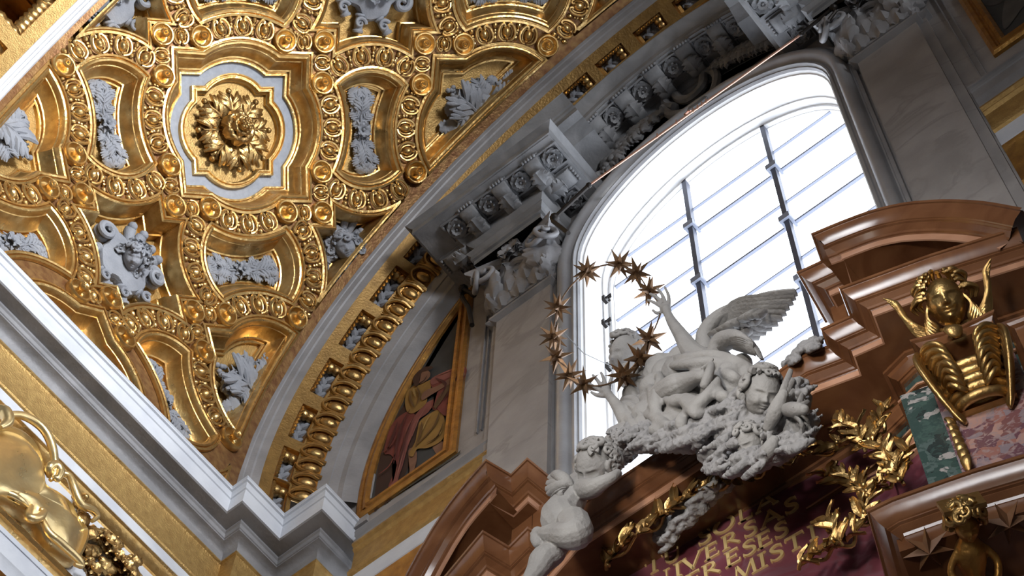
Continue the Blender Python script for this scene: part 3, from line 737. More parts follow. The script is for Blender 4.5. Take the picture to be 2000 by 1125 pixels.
# near rib at the picture's top left corner
tag(arch_sweep('trim_3', [(.350, .0955), (.3425, .0955), (.341, .0945), (.3405, .092), (.3385, .0915), (.338, .0895), (.336, .089), (.3355, .086), (.3325, .0855)], M['plaster'], None, 180, 100), kind='structure')
t = empty('nave_rib', label='gilded transverse rib with deep dark coffers in the top left corner', cat='arch')
def RIB(thd, y, h=0.): return AP(radians(thd), .3325 * SC - h, y * SC)
ya, yb, yc = .0855, .0765, .045
mb = MB(); mb.add(*grid([[RIB(a, y) for a in np.linspace(180, 100, 60)] for y in (ya, yb)])); mb.add(*grid([[RIB(a, y) for a in np.linspace(180, 100, 60)] for y in (yc, .03)]))
cf = []
a = 178.5
while a > 100: cf.append((a, a - 7.6)); a -= 10.2
pa = 180
for a, b in cf:
    mb.add(*grid([[RIB(x, y) for x in np.linspace(pa, a, 3)] for y in (yb, yc)])); pa = b
mb.obj('soffit', M['gold_flat'], t)
for a, b in cf:
    m = MB(); R = []
    for f, h in [(0, 0), (0, -.05), (.12, -.08), (.12, -.16), (.30, -.2), (.30, -.24), (.36, -.24), (.36, -.5)]:
        da = f * 3.8 * .8; dy = f * (yb - yc) * .5; A, B_, y1, y2 = a - da, b + da, yb - dy, yc + dy
        R.append([RIB(A, y1, h), RIB((A + B_) / 2, y1, h), RIB(B_, y1, h), RIB(B_, y2, h), RIB((A + B_) / 2, y2, h), RIB(A, y2, h)])
    m.add(*grid(R, False, True)); m.add(R[-1], [(0, 1, 2, 3, 4, 5)]); pn = m.obj('coffer_box', M['gold_dark'], t, 20)
    m = MB()
    for k in range(9):
        aa = lerp(a - .5, b + .5, k / 8); 
        for yy in (yb - .0022, yc + .0022): m.add(*ball(RIB(aa, yy, -.10), .085, 8, 6, (.7, 1, 1)))
    for k in range(5):
        yy = lerp(yb - .004, yc + .004, k / 4)
        for aa in (a - .55, b + .55): m.add(*ball(RIB(aa, yy, -.10), .08, 8, 6))
    m.obj('egg_row', M['gold_deep'], pn)

# ---- the great cornice: plan path from the nave along the left wall, round the stepped corner, on to the end wall
A_ = [(-.5098, -.02), (-.5098, .3365), (-.498, .3365), (-.498, .3685), (-.4657, .3685), (-.4657, .4003)]
path_c = [(x * SC, y * SC) for x, y in A_]
CORN = [(.0, 0), (.012, -.012), (.012, -.03), (.03, -.035), (.045, -.06), (.05, -.085), (.062, -.09), (.062, -.28)]
SOFF = [(.062, -.28), (.075, -.29), (.19, -.29), (.19, -.315), (.205, -.325), (.215, -.36), (.225, -.365), (.225, -.38), (.25, -.385), (.29, -.40), (.32, -.435), (.33, -.48), (.335, -.49)]
GB = [(.335, -.49), (.32, -.495), (.318, -.515), (.335, -.525), (.345, -.55), (.345, -.93), (.335, -.94), (.33, -.96), (.34, -.975), (.36, -.98)]
WB = [(.36, -.98), (.36, -1.12), (.375, -1.13)]
def plan(x, y, z): return np.array([x, y, SC + z])
def cornice(name, prof, m, path, parent=None, sm=30):
    return mesh(name, *sweep([np.array(p) for p in path], prof, plan), m, parent, sm)
path_e = path_c + [(-.36 * SC, .4003 * SC)]
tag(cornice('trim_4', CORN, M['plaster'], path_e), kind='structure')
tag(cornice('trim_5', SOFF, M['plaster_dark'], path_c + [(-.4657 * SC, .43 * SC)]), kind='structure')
gb = cornice('gilded_band', GB, M['gold_flat'], path_c + [(-.4657 * SC, .43 * SC)]); tag(gb, 'plain gilded band under the grey cornice of the left wall', 'moulding')
tag(cornice('trim_6', WB, M['plaster'], path_c + [(-.4657 * SC, .43 * SC)]), kind='structure')
# top of the cornice so that nothing shows behind it
mt = MB(); mt.add(*sweep([np.array(p) for p in path_e], [(0, 0), (.5, .02)], plan)); tag(mt.obj('trim_7', M['plaster_dark']), kind='structure')
# frieze on the left wall with gilded frames and a great gilded cartouche
FX = -.5098 * SC - .375
LP = lambda y, z, h=0.: np.array([FX + h, y, SC + z])
yA, yB = -.3, .3365 * SC + .33
fr = [(.0, -1.13, .02), (.0, -1.15, .035), (.0, -1.19, .05), (.0, -1.23, .03), (.0, -1.26, -.02), (.0, -1.28, -.06)]
t = empty('frieze_frame', label='long gilded frame around the bluish frieze with the gold cartouche', cat='moulding')
mesh('upper_moulding', *grid([[LP(y, z, h) for y in (yA, yB)] for _, z, h in [(0, -1.13, 0), (0, -1.135, .03), (0, -1.17, .045), (0, -1.185, .02), (0, -1.20, .035), (0, -1.235, .01), (0, -1.26, -.04), (0, -1.28, -.05)]]), M['gold'], t, 30)
mesh('ground', *grid([[LP(y, z, -.05) for y in (yA, yB)] for z in (-1.28, -2.20)]), M['plaster'], t)
mesh('lower_moulding', *grid([[LP(y, z, h) for y in (yA, yB)] for z, h in [(-2.20, -.05), (-2.22, -.03), (-2.25, .04), (-2.27, .045), (-2.29, .02), (-2.32, .03), (-2.36, .045), (-2.40, .05), (-2.43, .04)]]), M['gold'], t, 30)
tag(mesh('trim_8', *grid([[LP(y, z, h) for y in (yA, yB)] for z, h in [(-2.43, .04), (-2.47, .03), (-2.47, .02), (-2.63, .0), (-2.65, -.02), (-2.72, -.05)]]), M['plaster'], None, 30), kind='structure')
tag(mesh('wall_left', *grid([[LP(y, z, h) for y in (yA, yB)] for z, h in [(-2.72, -.05), (-2.75, -.4), (-2.8, -.45), (-6., -.5)]]), M['gold_dark'], None, 30), kind='structure')
tag(mesh('wall_left_upper', *grid([[np.array([-.5098 * SC - .35, y, z]) for y in (-2, 5.4)] for z in (14.9, 16.6)]), M['plaster_dark']), kind='structure')
# cartouche
LWP = Plane(FX, 0, -90)     # placed below with explicit matrices
def LW(y, z, h, rot=0., s=1.):      # local x along +y (towards the end wall), local y up, local z to the room (+x)
    return Matrix.Translation((FX + h, y, SC + z)) @ Matrix(((0, 0, 1, 0), (1, 0, 0, 0), (0, 1, 0, 0), (0, 0, 0, 1))) @ Matrix.Rotation(rot, 4, 'Z') @ Matrix.Scale(s, 4)
def onX(px, py, x): d = ray(px, py); return d * (x / d[0])
def LQ(px, py, h=.15): q = onX(px, py, FX + h); return q[1], q[2] - SC
# ================= end wall and window =================
WX, WZ = -3.125, 17.2
YW = 6.0
def wall_ring(outer, inner, y):
    R = [[(x, y, z) for x, z in inner], [(x, y, z) for x, z in outer]]; return grid(R, False, True)
def win_path(r, zb=9.5, n=28):
    return [(WX - r, zb), (WX - r, 13.)] + [(WX + r * cos(a), WZ + r * sin(a)) for a in np.linspace(pi, 0, n)] + [(WX + r, 13.), (WX + r, zb)]
inn = win_path(1.44)
def to_rect(x, z, x0=-6.985, x1=9., z0=-2., z1=24.):
    dx, dz = x - WX, z - 15.; k = min(((x1 - WX) / dx if dx > 1e-6 else (x0 - WX) / dx if dx < -1e-6 else 1e9), ((z1 - 15.) / dz if dz > 1e-6 else (z0 - 15.) / dz if dz < -1e-6 else 1e9)); return (WX + dx * k, 15. + dz * k)
m = MB(); outer = [to_rect(*p) for p in inn]
V, F = grid([[(x, YW, z) for x, z in inn], [(x, YW, z) for x, z in outer]]); m.add(V, F)
m.add(*box(-6.985, 9, YW, YW + .02, -2, 9.6)); m.add([(-6.985, YW, 9.6), (WX - 1.44, YW, 9.6), (-6.985, YW, -2), (WX, YW, -2)], [])
m.add(*box(-6.985, WX - 1.44, YW + .001, YW + .3, 9, 16)); m.add(*box(WX + 1.44, 9, YW + .001, YW + .3, 9, 16))
m.add(*box(-7.6, -6.98, YW + .001, YW + .3, 14.8, 23)); m.add(*box(-8.6, -6.98, YW + .45, YW + .7, -2, 15))
m.add(*box(-9, -7.05, YW + .1, YW + .3, 15, 24)); m.add(*box(-9, 9, YW + .1, YW + .3, 19.2, 24))
m.add(*box(-7.25, -6.9, 5.975, 6.0, 14.9, 15.7))
tag(m.obj('wall_end', M['wallstone'], None, 20), kind='structure')
tag(MB().add(*box(2.5, 2.7, 2.6, 6.1, -2, 16)).obj('wall_right', M['wallstone']), kind='structure')
FN = lambda x, z, h: np.array([x, YW - h, z])
# cornice remnant, gilded band and grey band across the end wall on both sides of the altar
def hband(name, prof, x0, x1, m_, y=YW):
    return mesh(name, *grid([[(x0, y - h, SC + z), (x1, y - h, SC + z)] for h, z in prof]), m_, None, 30)
cp = [(0, .03), (.015, 0), (.015, -.03), (-.0, -.04), (-.01, -.07), (.0, -.09), (-.01, -.10), (-.015, -.27), (-.02, -.30), (-.035, -.32), (-.03, -.36), (-.045, -.38)]
cp = [(h + .06, z) for h, z in cp]
for i, (x0, x1) in enumerate(((-6.985, -5.46), (-.66, 4.))):
    if i: tag(hband('trim_9', [(.0, .03)] + cp, x0, x1, M['plaster_dark']), kind='structure')
    tag(hband('trim_%d' % (10 + i), [(.06, -.27), (.05, -.30), (.035, -.33), (.03, -.36), (.05, -.39), (.04, -.44)], x0, x1, M['plaster_dark']), kind='structure')
    g = hband('gilded_band', [(.04, -.44), (.06, -.45), (.065, -.49), (.04, -.51), (.045, -.54), (.02, -.57), (.02, -.83), (.045, -.86), (.04, -.89), (.06, -.91), (.05, -.95), (.03, -.97)], x0, x1, M['gold_flat'])
    tag(g, 'gilded band below the painted lunette left of the window' if i == 0 else 'short gilded band at the right edge of the picture beside the pilaster', 'moulding')
    tag(hband('trim_%d' % (12 + i), [(.03, -.97), (.03, -1.2), (.01, -1.22)], x0, x1, M['plaster']), kind='structure')
    g = hband('gilded_fret', [(.01, -1.22), (.04, -1.25), (.03, -1.3), (.015, -1.33), (.015, -1.9), (.04, -1.95), (.02, -2.)], x0, x1, M['gold_dark'])
    tag(g, 'carved gilded frieze below the pale band, behind the brown pediment' if i == 0 else 'dark gilded frieze low at the right edge', 'moulding')
# architrave round the window
AP_ = [(-.0, -.01), (0, .05), (.03, .06), (.04, .035), (.055, .035), (.065, .07), (.08, .105), (.11, .125), (.14, .125), (.17, .105), (.19, .07), (.2, .05), (.215, .05), (.225, .065), (.24, .065), (.25, .03), (.262, .03), (.27, -.0)]
def wsweep(name, prof, r, m_, parent=None):
    p = win_path(r)[::1]; return mesh(name, *sweep([np.array(q) for q in p], [(-o, h) for o, h in prof], FN), m_, parent, 35)
win = empty('window_1', label=None); win['kind'] = 'structure'
tag(wsweep('trim_14', AP_, 1.70, M['arch']), kind='structure')
wsweep('reveal', [(.27, .0), (.275, -.03), (.29, -.035), (.295, -.30), (.31, -.305), (.31, -.34), (.295, -.345), (.30, -.44), (.33, -.445), (.33, -.5)], 1.70, M['white'], win)
wsweep('window_frame', [(.30, -.44), (.30, -.40), (.325, -.40), (.325, -.50)], 1.70, M['white'], win)
fp = win_path(1.39); m = MB(); V = [(x, 6.5, z) for x, z in fp]; m.add(V, [tuple(range(len(V)))])
gm = bpy.data.materials.new('window_glass'); gm.use_nodes = True; n = gm.node_tree.nodes; n.clear()
o1 = n.new('ShaderNodeOutputMaterial'); tr = n.new('ShaderNodeBsdfTransparent'); gl = n.new('ShaderNodeBsdfGlossy'); gl.inputs['Roughness'].default_value = .1; mx = n.new('ShaderNodeMixShader'); mx.inputs[0].default_value = .05
tr.inputs[0].default_value = (.95, .98, 1., 1); gm.node_tree.links.new(tr.outputs[0], mx.inputs[1]); gm.node_tree.links.new(gl.outputs[0], mx.inputs[2]); gm.node_tree.links.new(mx.outputs[0], o1.inputs[0])
m.obj('pane', gm, win, 0)
def zt(x, r=1.40): return WZ + sqrt(max(r * r - (x - WX) ** 2, 0))
for x in (-3.555, -2.605):
    tag(MB().add(*box(x - .024, x + .024, 6.40, 6.47, 9.6, zt(x) + .02)).obj('glazing_bar', M['mull'], win, 0), 'dark upright iron bar')
def hx(z, r=1.40):
    return (WX - sqrt(max(r * r - max(z - WZ, 0) ** 2, .01)), WX + sqrt(max(r * r - max(z - WZ, 0) ** 2, .01)))
z = 17.345
while z > 9.8:
    a, b = hx(z); m = MB(); 
    for x0, x1 in ((a, -3.60), (-3.51, -2.65), (-2.56, b)): m.add(*box(x0, x1, 6.455, 6.485, z - .016, z + .016))
    for x in (-3.555, -2.605):
        m.add(*box(x - .055, x + .055, 6.36, 6.385, z - .05, z + .05)); m.add(*box(x - .055, x - .03, 6.385, 6.5, z - .03, z + .03)); m.add(*box(x + .03, x + .055, 6.385, 6.5, z - .03, z + .03))
    m.obj('saddle_bar', M['lead'], win, 0)
    z2 = z - .735
    for zz in ((17.865, z2) if z > 17 else (z2,)):
        a, b = hx(zz); MB().add(*box(a, b, 6.46, 6.485, zz - .009, zz + .009)).obj('stay_bar', M['lead'], win, 0)
    z -= 1.255
for i, (y, z) in enumerate(((6.19, 16.5), (6.17, 15.96), (6.2, 15.15))):
    m = MB(); m.add(*box(-.03, .0, -.03, .03, -.04, .04)); m.add(*tube([(0, 0, .02), (.05, 0, .03), (.05, 0, -.02), (.02, 0, -.03)], .011, 6))
    for s in (-1, 1): m.add(*ball((.02, .02 * s, -.03), .014, 6, 4))
    tag(m.obj('wall_clip', M['iron'], None, 30, Matrix.Translation((-4.405, y, z))), 'small iron clip on the white window jamb, ' + ('uppermost', 'middle', 'lowest')[i] + ' of three', 'clip', 'clips on the jamb')
# pilasters
def pilaster(x0, x1, back0, back1, label):
    t = empty('pilaster', label=label, cat='pilaster')
    MB().add(*box(x0, x1, 5.90, 6.0, 8.5, 17.0)).obj('shaft', M['wallstone'], t, 0)
    MB().add(*box(back0, back1, 5.95, 6.01, 8.5, 17.15)).obj('backing_strip', M['wallstone'], t, 0)
    for xa, xb, yf, z in ((x0, x1, 5.9, 16.95), (back0, back1, 5.95, 17.05)):
        P = [np.array(p) for p in ((xb, 6.0), (xb, yf), (xa, yf), (xa, 6.0))]
        pr = [(0, 0), (.02, .01), (.05, .03), (.055, .05), (.05, .07), (.02, .085), (.02, .1), (.0, .11)]
        mesh('necking', *sweep(P, pr, lambda x, y, h: np.array([x, y, z - .05 + h])), M['plaster_dark'], t, 30)
    # capital
    cx, hw = (x0 + x1) / 2, (x1 - x0) / 2; cap = MB(); z0 = 17.03
    cap.add(*box(x0 + .02, x1 - .02, 5.86, 6.0, z0, 17.72))
    o = cap.obj('capital', M['plaster_dark'], t, 20)
    ldata = None; rgn = random.Random(3)
    def leaf_at(x, y, zb, rotz, L, w=.52):
        nonlocal ldata
        base = Matrix(((1, 0, 0, 0), (0, 0, -1, 0), (0, 1, 0, 0), (0, 0, 0, 1)))     # local y up, z to -Y
        mw = Matrix.Translation((x, y, zb)) @ Matrix.Rotation(rotz, 4, 'Z') @ base @ Matrix.Scale(L, 4)
        if ldata is None:
            q = MB().add(*acanthus_soft(1, .46, .55, 5, .08, 19, 11, 5, .12)).obj('acanthus_leaf', M['plaster_dark'], o, 50, mw); ldata = q.data
        else: inst('acanthus_leaf', ldata, o, mw)
    n = 3
    for k in range(n): leaf_at(x0 + (k + .5) * 2 * hw / n, 5.86, z0, 0, .46)
    for k in range(n + 1): leaf_at(x0 + k * 2 * hw / n, 5.83, z0 + .14, 0 if 0 < k < n else (-.7 if k == 0 else .7), .55)
    for s, xx in ((-1, x0), (1, x1)):
        leaf_at(xx, 5.93, z0, s * pi / 2, .46)
    for s, xx in ((-1, x0), (1, x1)):       # corner volutes, upright scrolls turned to the corner
        V, F = spiral(.13, 1.7, .012, .09, .034, -s, 34, a0=pi / 2)
        base = Matrix(((1, 0, 0, 0), (0, 0, -1, 0), (0, 1, 0, 0), (0, 0, 0, 1)))
        MB().add(V, F).obj('volute', M['plaster_dark'], o, 50, Matrix.Translation((xx + s * .05, 5.72, 17.58)) @ Matrix.Rotation(s * .7, 4, 'Z') @ base)
        MB().add(V, F).obj('volute', M['plaster_dark'], o, 50, Matrix.Translation((xx - s * .02, 5.74, 17.58)) @ Matrix.Rotation(-s * .1, 4, 'Z') @ base)
    P = [(x0 - .03, 6.0), (x0 - .16, 5.66), (x0 + .02, 5.70), (cx, 5.78), (x1 - .02, 5.70), (x1 + .16, 5.66), (x1 + .03, 6.0)][::-1]
    mesh('abacus', *sweep([np.array(p) for p in P], [(-.02, 17.68), (0, 17.70), (.0, 17.75), (.03, 17.78), (.035, 17.82), (-.3, 17.83)], lambda x, y, h: np.array([x, y, h])), M['plaster_dark'], o, 30)
    base = Matrix(((1, 0, 0, 0), (0, 0, -1, 0), (0, 1, 0, 0), (0, 0, 0, 1)))
    MB().add(*flower(.13, 7, .10)).obj('abacus_flower', M['plaster_dark'], o, 60, Matrix.Translation((cx, 5.74, 17.72)) @ base)
    MB().add(*tube(smooth_path([(cx - .2, 5.82, 17.5), (cx - .1, 5.78, 17.62), (cx + .02, 5.75, 17.60), (cx + .12, 5.76, 17.52), (cx + .2, 5.8, 17.6)], 4), .035, 7)).obj('husk_swag', M['plaster_dark'], o)
    return t
pilaster(-5.47, -4.828, -5.56, -4.81, 'pale marble pilaster with leafy capital left of the window')
pilaster(-1.379, -.765, -1.40, -.68, 'pale marble pilaster with leafy capital right of the window')
# modillion cornices
def modillion():
    prof = [(0, 0), (.0, .09), (.05, .13), (.10, .13), (.14, .09), (.20, .07), (.27, .075), (.31, .06), (.34, .03), (.34, 0)]
    m = MB(); w = .085
    R = [[(x, y, z) for y, z in prof] for x in (-w, -w * .8, w * .8, w)]
    R = [[(-w, y, max(0, z - .012)) for y, z in prof], [(-w * .8, y, z) for y, z in prof], [(w * .8, y, z) for y, z in prof], [(w, y, max(0, z - .012)) for y, z in prof]]
    m.add(*grid(R)); m.add([(s * w, y, max(0, z - .012)) for s in (-1, 1) for y, z in prof], [tuple(range(10)), tuple(range(10, 20))])
    m.add(*box(-w - .02, w + .02, .0, .36, -.01, .02))
    m.add(*acanthus_soft(1, .5, .35, 4, .08, 13, 9, 2, .12), M=T(0, .04, .11, 0, .24))
    for k in range(5): m.add(*ball((-.07 + .035 * k, .355, .03), .02, 7, 5))
    return m
_o = modillion().obj('modillion', M['carve']); MODM = _o.data; bpy.data.objects.remove(_o)
rm = MB(); rm.add(*flower(.125, 10, .05)); rm.add(*flower(.07, 8, .06), M=T(0, 0, .03, .3))
rm.add(*grid([[(q * cos(pi / 4 + k * pi / 2), q * sin(pi / 4 + k * pi / 2), h) for k in range(4)] for q, h in ((.21, .0), (.21, .035), (.18, .035), (.17, .0))], False, True))
_o = rm.obj('rosette', M['carve']); ROSM = _o.data; bpy.data.objects.remove(_o)
def down(x, y, z, rot=0., s=1., tilt=0.):      # ornament hanging from a soffit: local z down, local y out of the wall
    return Matrix.Translation((x, y, z)) @ Matrix.Rotation(tilt, 4, 'Y') @ Matrix.Rotation(rot, 4, 'Z') @ Matrix(((-1, 0, 0, 0), (0, -1, 0, 0), (0, 0, -1, 0), (0, 0, 0, 1))) @ Matrix.Scale(-1, 4, (1, 0, 0)) @ Matrix.Scale(-1, 4, (1, 0, 0)) @ Matrix.Scale(s, 4)
ENT = [(0, 17.80), (.0, 17.9), (.025, 17.905), (.025, 17.99), (.035, 18.0), (.06, 18.03), (.06, 18.05), (0, 18.06), (0, 18.20), (.02, 18.22), (.06, 18.26), (.07, 18.30), (.07, 18.39)]
COR = [(.07, 18.39), (.44, 18.39), (.44, 18.40), (.46, 18.40), (.46, 18.52), (.48, 18.53), (.50, 18.56), (.52, 18.57), (-.2, 18.6)]
FP = lambda x, y, h: np.array([x, y, h])
def ent_block(xa, xb, label, mirror, rx, right_ret):
    t = empty('cornice_block', label=label, cat='cornice')
    P = [np.array(p) for p in ((xb, 6.0), (xb, 5.60), (xa, 5.60), (xa, 6.0))]
    mesh('entablature', *sweep(P, ENT, FP), M['carve'], t, 30); mesh('corona', *sweep(P, COR, FP), M['carve'], t, 30)
    for i, x in enumerate(rx):
        r = inst('rosette', ROSM, t, down(x, 5.36, 18.385, 0, .82))
    for i in range(len(rx) + 1):
        x = rx[0] - .2 + .405 * i if False else (rx[0] + rx[-1]) / 2 + (i - len(rx) / 2) * .405
        if i in (0, len(rx)) : continue
        inst('modillion', MODM, t, down(x, 5.58, 18.39, 0, 1.0))
    for s, xx in ((1, xb), (-1, xa)):
        inst('modillion', MODM, t, down(xx + s * .05, 5.62, 18.39, s * pi / 2 * 1.0, 1.0)); inst('rosette', ROSM, t, down(xx + s * .22, 5.83, 18.385, 0, .75))
    # raking piece of the segmental pediment above the block
    cz, R0_ = 14.52, 4.92; a = []
    xs = np.linspace(xa - .30, xb + .62, 12) if mirror > 0 else np.linspace(xa - .62, xb + .30, 12)
    path = [(x, cz + sqrt(R0_ ** 2 - (x - WX) ** 2)) for x in xs]
    pf = [(0, .85), (.01, .85), (-.03, .82), (-.07, .77), (-.12, .74), (-.13, .72), (-.16, .71), (-.17, .69), (-.30, .69), (-.31, .60), (-.33, .58), (-.36, .50), (-.4, .45), (-.42, .1)]
    R = [[(p[0], 6.0 - h, p[1]) for p in offs([np.array(q) for q in path], o)] for o, h in pf]
    R.insert(0, [(p[0], 6.05, p[1]) for p in path])
    V, F = grid(R); n = len(path); k = len(R); F += [tuple(i * n for i in range(k)), tuple(i * n + n - 1 for i in range(k))[::-1]]
    mesh('raking_cornice', V, F, M['carve'], t, 30)
    return t
ent_block(-5.55, -4.72, 'grey cornice block with four flower panels above the left pilaster', 1, [-5.60, -5.19, -4.79, -4.39], 1)
ent_block(-1.53, -.70, 'dark cornice block above the right pilaster, cut by the top of the picture', -1, [-1.86, -1.46, -1.05, -.65], -1)
# curved middle cornice
t = empty('curved_cornice', label='curved grey cornice with a row of carved flowers and brackets over the window', cat='cornice')
def arcpath(cz, r, x0, x1, n=30): return [(x, cz + sqrt(r * r - (x - WX) ** 2)) for x in np.linspace(x0, x1, n)]
pth = arcpath(17.70, 2.14, WX - 1.35, WX + 1.35)
pf = [(0, -.05), (0, .60), (-.02, .60), (-.05, .57), (-.09, .52), (-.12, .50), (-.13, .49), (-.20, .48), (-.22, .46), (-.24, .46), (-.24, .10), (-.26, .09), (-.30, .07), (-.33, .05), (-.40, .05), (-.41, .02), (-.52, .02), (-.53, -.02)]
mesh('cornice_moulding', *sweep([np.array(q) for q in pth], pf, FN), M['carve'], t, 30)
for k in range(-4, 5):
    a = k * .215
    for nm, da, me_ in (('rosette', 0, ROSM), ('modillion', .1075, MODM)):
        aa = a + da; r = 2.14 - .245
        x, z = WX + .03 + r * sin(aa), 17.70 + r * cos(aa)
        if abs(x - WX) > 1.2: continue
        yy = 5.70 if nm == 'rosette' else 5.92
        inst(nm, me_, t, Matrix.Translation((x, yy, z)) @ Matrix.Rotation(aa, 4, 'Y') @ Matrix(((1, 0, 0, 0), (0, -1, 0, 0), (0, 0, -1, 0), (0, 0, 0, 1))) @ Matrix.Scale(.85 if nm == 'rosette' else 1.05, 4))
# streaked marble spandrels behind the garlands
m = MB(); sp_in = win_path(1.69, 16.2)[2:-2]; 
sp_out = [(min(max(x * 1.9 - WX * .9, -4.8), -1.45), 17.2 + (z - 17.2) * 1.18 + (.2 if 0 < i < 27 else 0)) for i, (x, z) in enumerate(sp_in)]
m.add(*grid([[(x, 5.985, z) for x, z in sp_in], [(x, 5.985, z) for x, z in sp_out]])); m.add(*box(-4.8, -1.4, 5.985, 6.1, 18.93, 20.2))
tag(m.obj('trim_15', M['streaky'], None, 20), kind='structure')
W59 = Plane(0, 5.93)
# central double scroll
m = MB()
V1 = smooth_path([W59.P(*W59.un(px, py)) for px, py in ((1318, 210), (1302, 205), (1300, 188), (1315, 182), (1330, 195), (1352, 190), (1372, 168), (1375, 148), (1390, 138), (1400, 150), (1396, 175), (1375, 200), (1345, 218), (1312, 225), (1296, 212))], 4)
m.add(*tube(V1, .05, 8)); tag(m.obj('scroll_ornament', M['carve']), 'grey S-scroll carved above the crown of the window', 'carving')
def garland(pts, label, seed):
    rg = random.Random(seed); P = smooth_path([W59.P(*W59.un(px, py)) for px, py in pts], 4); m = MB(); n = len(P)
    base = Matrix(((1, 0, 0, 0), (0, 0, -1, 0), (0, 1, 0, 0), (0, 0, 0, 1)))
    for i in range(n - 1):
        d = P[i + 1] - P[i]; a = atan2(d[2], d[0]) - pi / 2; s = .10 + .09 * sin(pi * i / n)
        for q in (-1, 0, 1):
            V, F = acanthus_soft(1, .5, .3, 3, .15, 9, 7, i, .3); m.add(V, F, Matrix.Translation(P[i] + np.array([0, -.03, 0])) @ base @ T(q * .03, 0, 0, a - q * rg.uniform(.4, .8), s * rg.uniform(.9, 1.3)))
        m.add(*ball(P[i] + np.array([rg.uniform(-.03, .03), -.06, rg.uniform(-.03, .03)]), rg.uniform(.03, .05), 8, 6))
    return tag(m.obj('garland', M['carve'], None, 50), label, 'garland')
garland([(1165, 358), (1195, 330), (1215, 300), (1240, 275), (1262, 255), (1285, 232)], 'carved fruit garland left of the scroll, along the window arch', 1)
garland([(1550, 65), (1525, 80), (1495, 92), (1465, 105), (1435, 118), (1405, 130)], 'carved fruit garland right of the scroll, along the window arch', 2)
# copper pipe with iron hooks
m = MB(); a = np.array([-4.25, 5.62, 17.79]); q1 = onY(1150, 362, 5.72); q2 = onY(1566, 66, 5.72)
m.add(*tube([q1, (q1 + q2) / 2, q2], .012, 8))
for tt in (.33, .42, .5, .52, .54, .56): p = q1 + (q2 - q1) * tt; m.add(*tube([p + np.array([0, 0, -.03]), p + np.array([.01, -.01, .05])], .007, 5))
m.add(*tube([q1 + (q2 - q1) * .47 + np.array(v) for v in ((0, 0, 0), (-.02, 0, .06), (.03, 0, .09), (.05, 0, .04))], .012, 6))
tag(m.obj('copper_pipe', M['copper']), 'thin copper pipe stretched above the window arch', 'pipe')
def hook(pts, y, label, r=.022):
    P = [onY(px, py, y) for px, py in pts]; m = MB(); m.add(*tube(P, r, 8)); m.add(*ball(P[1], r * 2.2, 8, 6)); m.add(*ball(P[0], r * 1.4, 8, 6))
    tag(m.obj('iron_hook', M['iron']), label, 'hook')
hook([(1150, 362), (1083, 425), (1080, 432), (1110, 455)], 5.55, 'black iron bracket under the grey cornice block left of the window')
hook([(1565, 66), (1628, 15), (1632, 22), (1618, 40)], 5.6, 'black iron bracket beside the right cornice block at the top of the window', .018)
hook([(925, 575), (905, 565), (902, 580), (915, 600), (922, 635)], 5.8, 'black iron bracket beside the left capital, over the painting', .025)
# painted lunettes
def lune(side):
    XR = lambda px, py: W60.un(px, py)
W60 = Plane(0, 5.975)
lx1 = -5.90
arcl = [(VX + .2975 * SC * cos(a) * 1.0, VZ + .2975 * SC * sin(a)) for a in np.linspace(radians(186), radians(124), 40)]
arcl = [(x, z) for x, z in arcl if x < lx1]
poly = [(arcl[0][0], 15.0)] + [p for p in arcl if p[1] > 15.02] + [(lx1, arcl[-1][1]), (lx1, 15.0)]
def frame_sweep(poly, prof, m_, name, parent): return mesh(name, *sweep([np.array(q) for q in poly], prof, FN, True), m_, parent, 30)
t = empty('painted_panel', label='painted lunette panel of a robed man climbing, in a gilded frame', cat='painting')
frame_sweep(poly, [(0, 0), (0, .03), (-.03, .05), (-.06, .05), (-.075, .03), (-.09, .03), (-.10, .055), (-.13, .06), (-.155, .03), (-.16, .0)], M['gold_dark'], 'gilt_frame', t)
# painting content: flat paint on the panel
def flatpoly(name, pts, h, m_, parent, pl=None, fn=None):
    V = [(p[0], YW - h, p[1]) for p in pts]; return mesh(name, V, [tuple(range(len(V)))], m_, parent, 0)
def paint(name, c, c2=None): return mat('paint_' + name, tuple(x * .62 for x in c), .85, 0, tuple(x * .62 for x in (c2 or tuple(x * .6 for x in c))), 5., lo=.3, hi=.7)
PM = {'sky': paint('dusk', (.085, .085, .085), (.06, .062, .065)), 'red': paint('red', (.33, .07, .05), (.20, .04, .03)), 'rose': paint('rose', (.42, .14, .11), (.30, .09, .07)), 'ochre': paint('ochre', (.50, .28, .06), (.34, .18, .04)),
      'flesh': paint('flesh', (.38, .19, .11), (.26, .12, .07)), 'dark': paint('shadow', (.07, .025, .015), (.05, .02, .012)), 'hair': paint('hair', (.10, .035, .015)), 'ground': paint('earth', (.10, .09, .06)), 'wood': paint('plank', (.20, .10, .04))}
inner = [np.array(q) for q in offs([np.array(q) for q in poly], -.15, True)]
flatpoly('painted_ground', inner, .008, PM['sky'], t)
def pt(px, py): q = W60.un(px, py); return (q[0], q[1])
def pp(name, pts, mt_, k, sm=True):
    P = [pt(680 + x * .4087, 560 + y * .4087) for x, y in pts]
    if sm: P = [(q[0], q[1]) for q in smooth_path([np.array([a, b]) for a, b in P], 4, True)]
    V = [(x, YW - .012 - .0025 * k, z) for x, z in P]; c = sum(np.array(v) for v in V) / len(V)
    # ear-safe triangulation through bmesh
    bm = bmesh.new(); vs = [bm.verts.new(v) for v in V]; f = bm.faces.new(vs); bmesh.ops.triangulate(bm, faces=[f], ngon_method='EAR_CLIP'); me = bpy.data.meshes.new(name); bm.to_mesh(me); bm.free(); me.materials.append(PM[mt_])
    o = bpy.data.objects.new(name, me); C.objects.link(o); o.parent = t; return o
